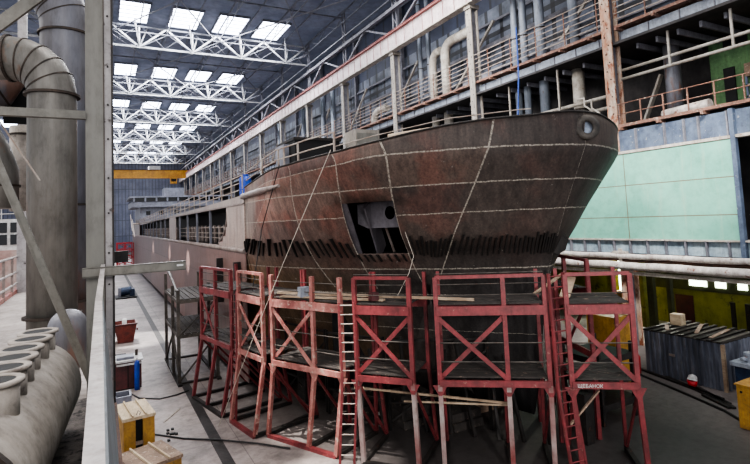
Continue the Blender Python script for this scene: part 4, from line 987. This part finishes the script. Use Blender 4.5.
# horizontal and diagonal braces
tag(MB().box(-2.4,-.14,6.42,6.5,8.955,9.045).build('cross_beam',M['brace']),'horizontal grey flat beam crossing in front of the ducts','beam')
tag(MB().bar((-1.25,6.9,9.2),(-.1,6.9,5.95),.03,.085,up=(1,0,.3)).bar((-1.235,6.86,9.2),(-.085,6.86,5.95),.05,.012,up=(0,1,0)).build('diagonal_brace',M['brace']),'long grey diagonal brace in front of the vertical ducts','brace')
tag(MB().bar((-1.8,6.95,9.25),(-.4,6.95,10.75),.06,.13).build('diagonal_brace',M['brace']),'grey diagonal brace across the top left corner','brace')
tag(MB().tube([(-1.0,6.8,9.0),(-.6,6.8,8.3)],.01,6).build('thin_rod',M['palerail']),'thin pale rod near the left edge','rod')
o=emp('channel_arm','grey steel channel arm projecting right from the near post','beam',(0,6.4,7.28))
ch=MB().box(-.18,.88,6.38,6.40,7.205,7.30).box(-.18,.88,6.38,6.46,7.295,7.305).box(-.18,.88,6.38,6.46,7.2,7.21); ch.build('channel',M['brace'],o)
MB().box(.78,.85,6.372,6.38,7.25,7.27).build('slot',M['white'],o)
tag(MB().box(.03,.30,7.1,7.2,7.30,7.44).build('short_beam',M['darksteel']),'short dark beam end behind the channel arm','beam')
# parapet
o=emp('parapet','chalky white top rail with blue-grey skirt along the platform edge','parapet',(0,3,6))
b=MB(); P=[(-.05,1.2),(-.05,4.2),(-.045,6.2)]
MB().box(-.055,.008,1.0,5.9,6.96,7.0).add([(-.055,5.9,6.96),(.008,5.9,6.96),(.035,6.45,7.3),(.0,6.45,7.3),(-.055,5.9,7.0),(.008,5.9,7.0),(.04,6.45,7.33),(.0,6.45,7.33)],[(0,1,2,3),(4,5,6,7),(0,1,5,4),(1,2,6,5),(2,3,7,6),(3,0,4,7)]).build('top_rail',M['rail_white'],o)
MB().add([(.008,1.0,6.97),(.008,6.4,6.97),(.10,6.4,5.8),(.10,1.0,5.8),(.018,1.0,6.97),(.018,6.4,6.97),(.12,6.4,5.8),(.12,1.0,5.8)],[(0,1,2,3),(7,6,5,4),(0,4,5,1),(3,2,6,7),(1,5,6,2),(0,3,7,4)]).build('skirt',M['skirt'],o)
MB().bar((.13,1.0,5.8),(.13,6.4,5.8),.03,.05).build('edge_strip',M['rustpipe'],o)
# ducts
def duct(name,lab,path,r,mm,bands,n=28,bm='band'):
    o=emp(name,lab,'duct',path[0]); MB().tube(path,r,n).build('duct_wall',M[mm],o,True)
    for (c,ax,bw) in bands: 
        rr=r if not isinstance(r,list) else r[0]
        MB().ring(c,ax,rr-.01,rr+bw,.04,n).build('flange',M[bm],o)
    return o
def arc(c,R,a0,a1,n,dx,dy):
    # vertical plane arc, dx,dy horizontal unit direction
    return [(c[0]+dx*R*math.cos(a0+(a1-a0)*i/n),c[1]+dy*R*math.cos(a0+(a1-a0)*i/n),c[2]+R*math.sin(a0+(a1-a0)*i/n)) for i in range(n+1)]
# duct 1: base at (-.7,9.8), elbow towards left
x1_,y1_=-.70,9.9; r1=.36
dl=Vector((-1,.25,0)).normalized()
R1=.60; cz=10.02
path=[(x1_,y1_,5.9),(x1_,y1_,cz)]
segs=arc((x1_+dl.x*R1,y1_+dl.y*R1,cz),R1,0,PI/2,5,-dl.x,-dl.y)[1:]
path+=segs; e=path[-1]; path.append((e[0]+dl.x*2.2,e[1]+dl.y*2.2,e[2]))
d1=duct('segmented_duct','large grey vertical duct with a segmented elbow in the left foreground',path,r1,'duct',[((x1_,y1_,cz-.04),(0,0,1),.05),((x1_,y1_,6.35),(0,0,1),.06),((e[0],e[1],e[2]),dl,.03)])
for a,c in zip(segs,segs[1:]):
    MB().ring(Vector(a),Vector(c)-Vector(a),r1-.005,r1+.012,.02,28).build('seam',M['band'],d1)
MB().box(-1.75,-1.6,10.2,10.4,6,6.05).build('foot',M['band'],d1) if False else None
x2_,y2_=-.58,11.4; r2=.44; R2=.9; cz2=11.75; dl2=Vector((-1,-.1,0)).normalized()
path=[(x2_,y2_,5.9),(x2_,y2_,cz2)]; segs=arc((x2_+dl2.x*R2,y2_,cz2),R2,0,PI/2,6,-dl2.x,0)[1:]; path+=segs; e=path[-1]; path.append((e[0]-3,e[1],e[2]))
d2=duct('bluish_duct','tall bluish vertical duct behind the segmented one, curving left at the top',path,r2,'duct_blue',[((x2_,y2_,11.55),(0,0,1),.04),((x2_,y2_,8.2),(0,0,1),.03),((x2_,y2_,6.4),(0,0,1),.05)])
for a,c in zip(segs,segs[1:]): MB().ring(Vector(a),Vector(c)-Vector(a),r2-.005,r2+.012,.02,28).build('seam',M['band'],d2)
# left elbow pipes at edge
duct('side_duct','short grey duct elbow at the left edge below the cross beam',[(-2.2,11.6,9.9),(-1.95,11.6,9.7),(-1.75,11.6,9.3),(-1.62,11.6,8.9),(-1.62,11.6,8.2)],.27,'duct',[((-1.62,11.6,8.6),(0,0,1),.03)])
duct('side_duct','pale vertical duct between the left edge and the segmented duct',[(-1.45,13,8.2),(-1.45,13,10.0)],.24,'duct_dirty',[((-1.45,13,9.8),(0,0,1),.03)])
duct('side_duct','rust stained duct bend in the upper left corner',[(-2.4,12.4,10.4),(-1.8,12.4,10.6),(-1.5,12.4,11.2)],.33,'duct_blue',[((-1.8,12.4,10.6),(1,0,.6),.03)])
tag(MB().box(-1.75,-.95,12.6,12.7,10.0,11.6).build('dark_panel',M['blacksteel']),'dark plate behind the duct elbows in the upper left','panel')
# lying duct
A0=Vector((-.98,.3,6.33)); A1=Vector((-.57,5.62,6.33)); rd=.415; ax=(A1-A0).normalized()
ld=emp('lying_duct','large dusty duct lying on the platform with open flanged stubs','duct',A1)
MB().tube([A0,A1-ax*.08,A1-ax*.02,A1],[rd,rd,rd*.97,rd*.88],40).build('duct_wall',M['duct_dirty'],ld,True)
for t in (2.5,2.75,3.3): 
    MB().ring(A1-ax*t,ax,rd-.01,rd+.035 if t==2.5 else rd+.012,.05,40).build('seam',M['band'],ld)
for i,(sx_,sy_) in enumerate(((-.49,5.41),(-.51,5.08),(-.54,4.73),(-.55,4.42),(-.56,4.12),(-.56,3.78))):
    c=Vector((sx_,sy_,0))
    st=MB().ring((c.x,c.y,6.58),(0,0,1),.115,.13,.26,24).build('stub',M['duct_dirty'],ld,True)
    MB().ring((c.x,c.y,6.83),(0,0,1),.112,.155,.022,24).build('stub_flange',M['duct_dirty'],st,True)
    MB().tube([(c.x,c.y,6.842),(c.x,c.y,6.847)],.116,20).build('stub_bore_shade',M['blacksteel'],st)  # black disc stands in for the shade inside the open stub
for i in range(40):
    t=i/39
# elbow bulge behind
duct('pipe_elbow','rounded grey duct end between the lying duct and the post',[(-.40,8.2,5.9),(-.40,8.2,6.42)]+[(-.40,8.2,6.42+.24*math.sin(i*PI/16)) for i in range(1,8)],[.24,.24]+[.24*math.cos(i*PI/16) for i in range(1,8)],'duct_blue',[])
# left railing
o=emp('platform_rail','pale pipe railing with pinkish posts along the left platform edge','railing',(-2.3,20,5.9))
for z in (6.2,6.55,7.02): MB().tube([(-2.32,9,z),(-2.32,40,z)],.035,8).build('rail',M['rail_white'],o)
y=9.5
while y<40: MB().bar((-2.32,y,5.9),(-2.32,y,7.02),.06).build('post',M['fender'],o); y+=1.5
MB().box(-2.4,-2.3,9,40,5.9,6.02).build('toe_board',M['redlight'],o)
# neighbouring ship in the left bay
o=emp('neighbour_ship','pale superstructure and reddish hull of another vessel in the left bay','ship',(-10,48,0))
MB().box(-18,-4.5,46,75,0,6.6).build('hull_side',mat('faded_red_hull',(150,110,104),(176,160,154),.8,.6,grime=.5),o)
MB().box(-18,-4.5,46.5,70,6.6,8.9).build('deckhouse',M['white'],o)
for x in (-6.75,-5.95): 
    for z in (7.0,7.9): MB().box(x,x+.6,46.44,46.5,z,z+.75).build('window',M['glassdark'],o)
for z in (9.3,9.7,10.1): MB().tube([(-18,46.5,z),(-4.5,46.5,z)],.035,6).build('rail',M['white'],o)
for i in range(14): MB().bar((-17.5+i,46.5,8.9),(-17.5+i,46.5,10.1),.06).build('stanchion',M['white'],o)
# ------------------------------------------------------------------ light
def area(loc,rot,sx,sy,e,c=(1,1,1)):
    l=D.lights.new('a','AREA'); l.shape='RECTANGLE'; l.size=sx; l.size_y=sy; l.energy=e; l.color=c
    o=D.objects.new('helper_area',l); o.location=loc; o.rotation_euler=rot; COL.objects.link(o); return o
def spot(loc,tgt,e,ang,blend=.3,c=(1,1,1),r=.3):
    l=D.lights.new('s','SPOT'); l.energy=e; l.spot_size=math.radians(ang); l.spot_blend=blend; l.color=c; l.shadow_soft_size=r
    o=D.objects.new('helper_spot',l); o.location=loc; o.rotation_euler=(Vector(tgt)-Vector(loc)).to_track_quat('-Z','Y').to_euler(); COL.objects.link(o); return o
for k in range(6): area((12,63.5+24*k,32.4),(0,0,0),20,6,6500,(.95,.97,1))
area((12,38,32.4),(0,0,0),20,6,6500,(.97,.98,1)); area((8,14,32.4),(0,0,0),14,8,3500,(1,.98,.96))  # added flood lights under the near roof, no skylight above them
area((-14,20,26),(0,math.radians(-50),0),14,30,5500,(1,.96,.91))  # added light from the left bay
area((-1.5,-7,13),(math.radians(60),0,0),6,4,600,(1,.97,.93))  # added fill behind the camera for the lying duct and hull
spot((8,22,20),(28,26,14.5),6000,40,.8,(1,.98,.96),1)  # added light on the pipes behind the foredeck
spot((2,4,28),(7.2,15.6,0),40000,7,.5,(1,.96,.9),.1)  # added spot standing in for a sun patch at the scaffold foot
spot((14,6,22),(25.6,17,8),22000,30,.6,(1,.99,.95),1.2)  # added light aimed at the mint green panels
spot((12,26,28),(27,34,19),15000,60,.8,(1,.98,.96),1.5)  # added light to brighten the upper gallery
spot((31.5,23.2,4.4),(27,21.5,0.5),3500,100,.5,(1,1,.85),.4)
area((29.5,16,4.85),(0,0,0),4,8,45,(1,1,.85))
spot((-4,20,30),(5.9,17.7,4.0),70000,10,.6,(1,.96,.9),.15)  # added spot standing in for sun on the third scaffold
spot((0,60,31),(2.4,40,0),90000,8,.5,(1,.97,.93),.1)  # added spot standing in for sun on the left floor
spot((-12,36,15),(6,42,5.0),60000,5,.7,(1,.97,.93),.1)  # this and the next two: added narrow spots for light streaks on the hull
spot((-12,44,15),(6,54,5.2),60000,4,.7,(1,.97,.93),.1)
spot((-12,62,15),(6,72,5.2),80000,4,.7,(1,.97,.93),.1)
area((22,9,16.5),(0,0,0),3,6,260,(1,.98,.95))
spot((3,-5,9),(11.5,13.5,4.2),5200,42,.9,(1,.97,.94),.8)  # added front fill from behind the camera onto the lower bow
w=D.worlds.new('world'); S.world=w; w.use_nodes=True; bg=w.node_tree.nodes['Background']; bg.inputs[0].default_value=(.92,.94,1,1); bg.inputs[1].default_value=.7
# ------------------------------------------------------------------ camera
f,yaw,pit,roll,ppy=506.75,.49794,.0718022,-.0459814,181.98
F=Vector((math.sin(yaw)*math.cos(pit),math.cos(yaw)*math.cos(pit),math.sin(pit))); R=Vector((math.cos(yaw),-math.sin(yaw),0)); U=R.cross(F)
R2=R*math.cos(roll)+U*math.sin(roll); U2=-R*math.sin(roll)+U*math.cos(roll)
cd=D.cameras.new('camera'); cam=D.objects.new('camera',cd); COL.objects.link(cam)
m=Matrix((R2,U2,-F)).transposed().to_4x4(); m.translation=(0,0,7.7); cam.matrix_world=m
cd.sensor_fit='HORIZONTAL'; cd.sensor_width=36; cd.lens=f/750*36; cd.shift_y=-(232-ppy)/750; cd.clip_start=.05; cd.clip_end=600
S.camera=cam
S.view_settings.view_transform='AgX'; S.view_settings.look='AgX - Medium High Contrast'; S.view_settings.exposure=0.75
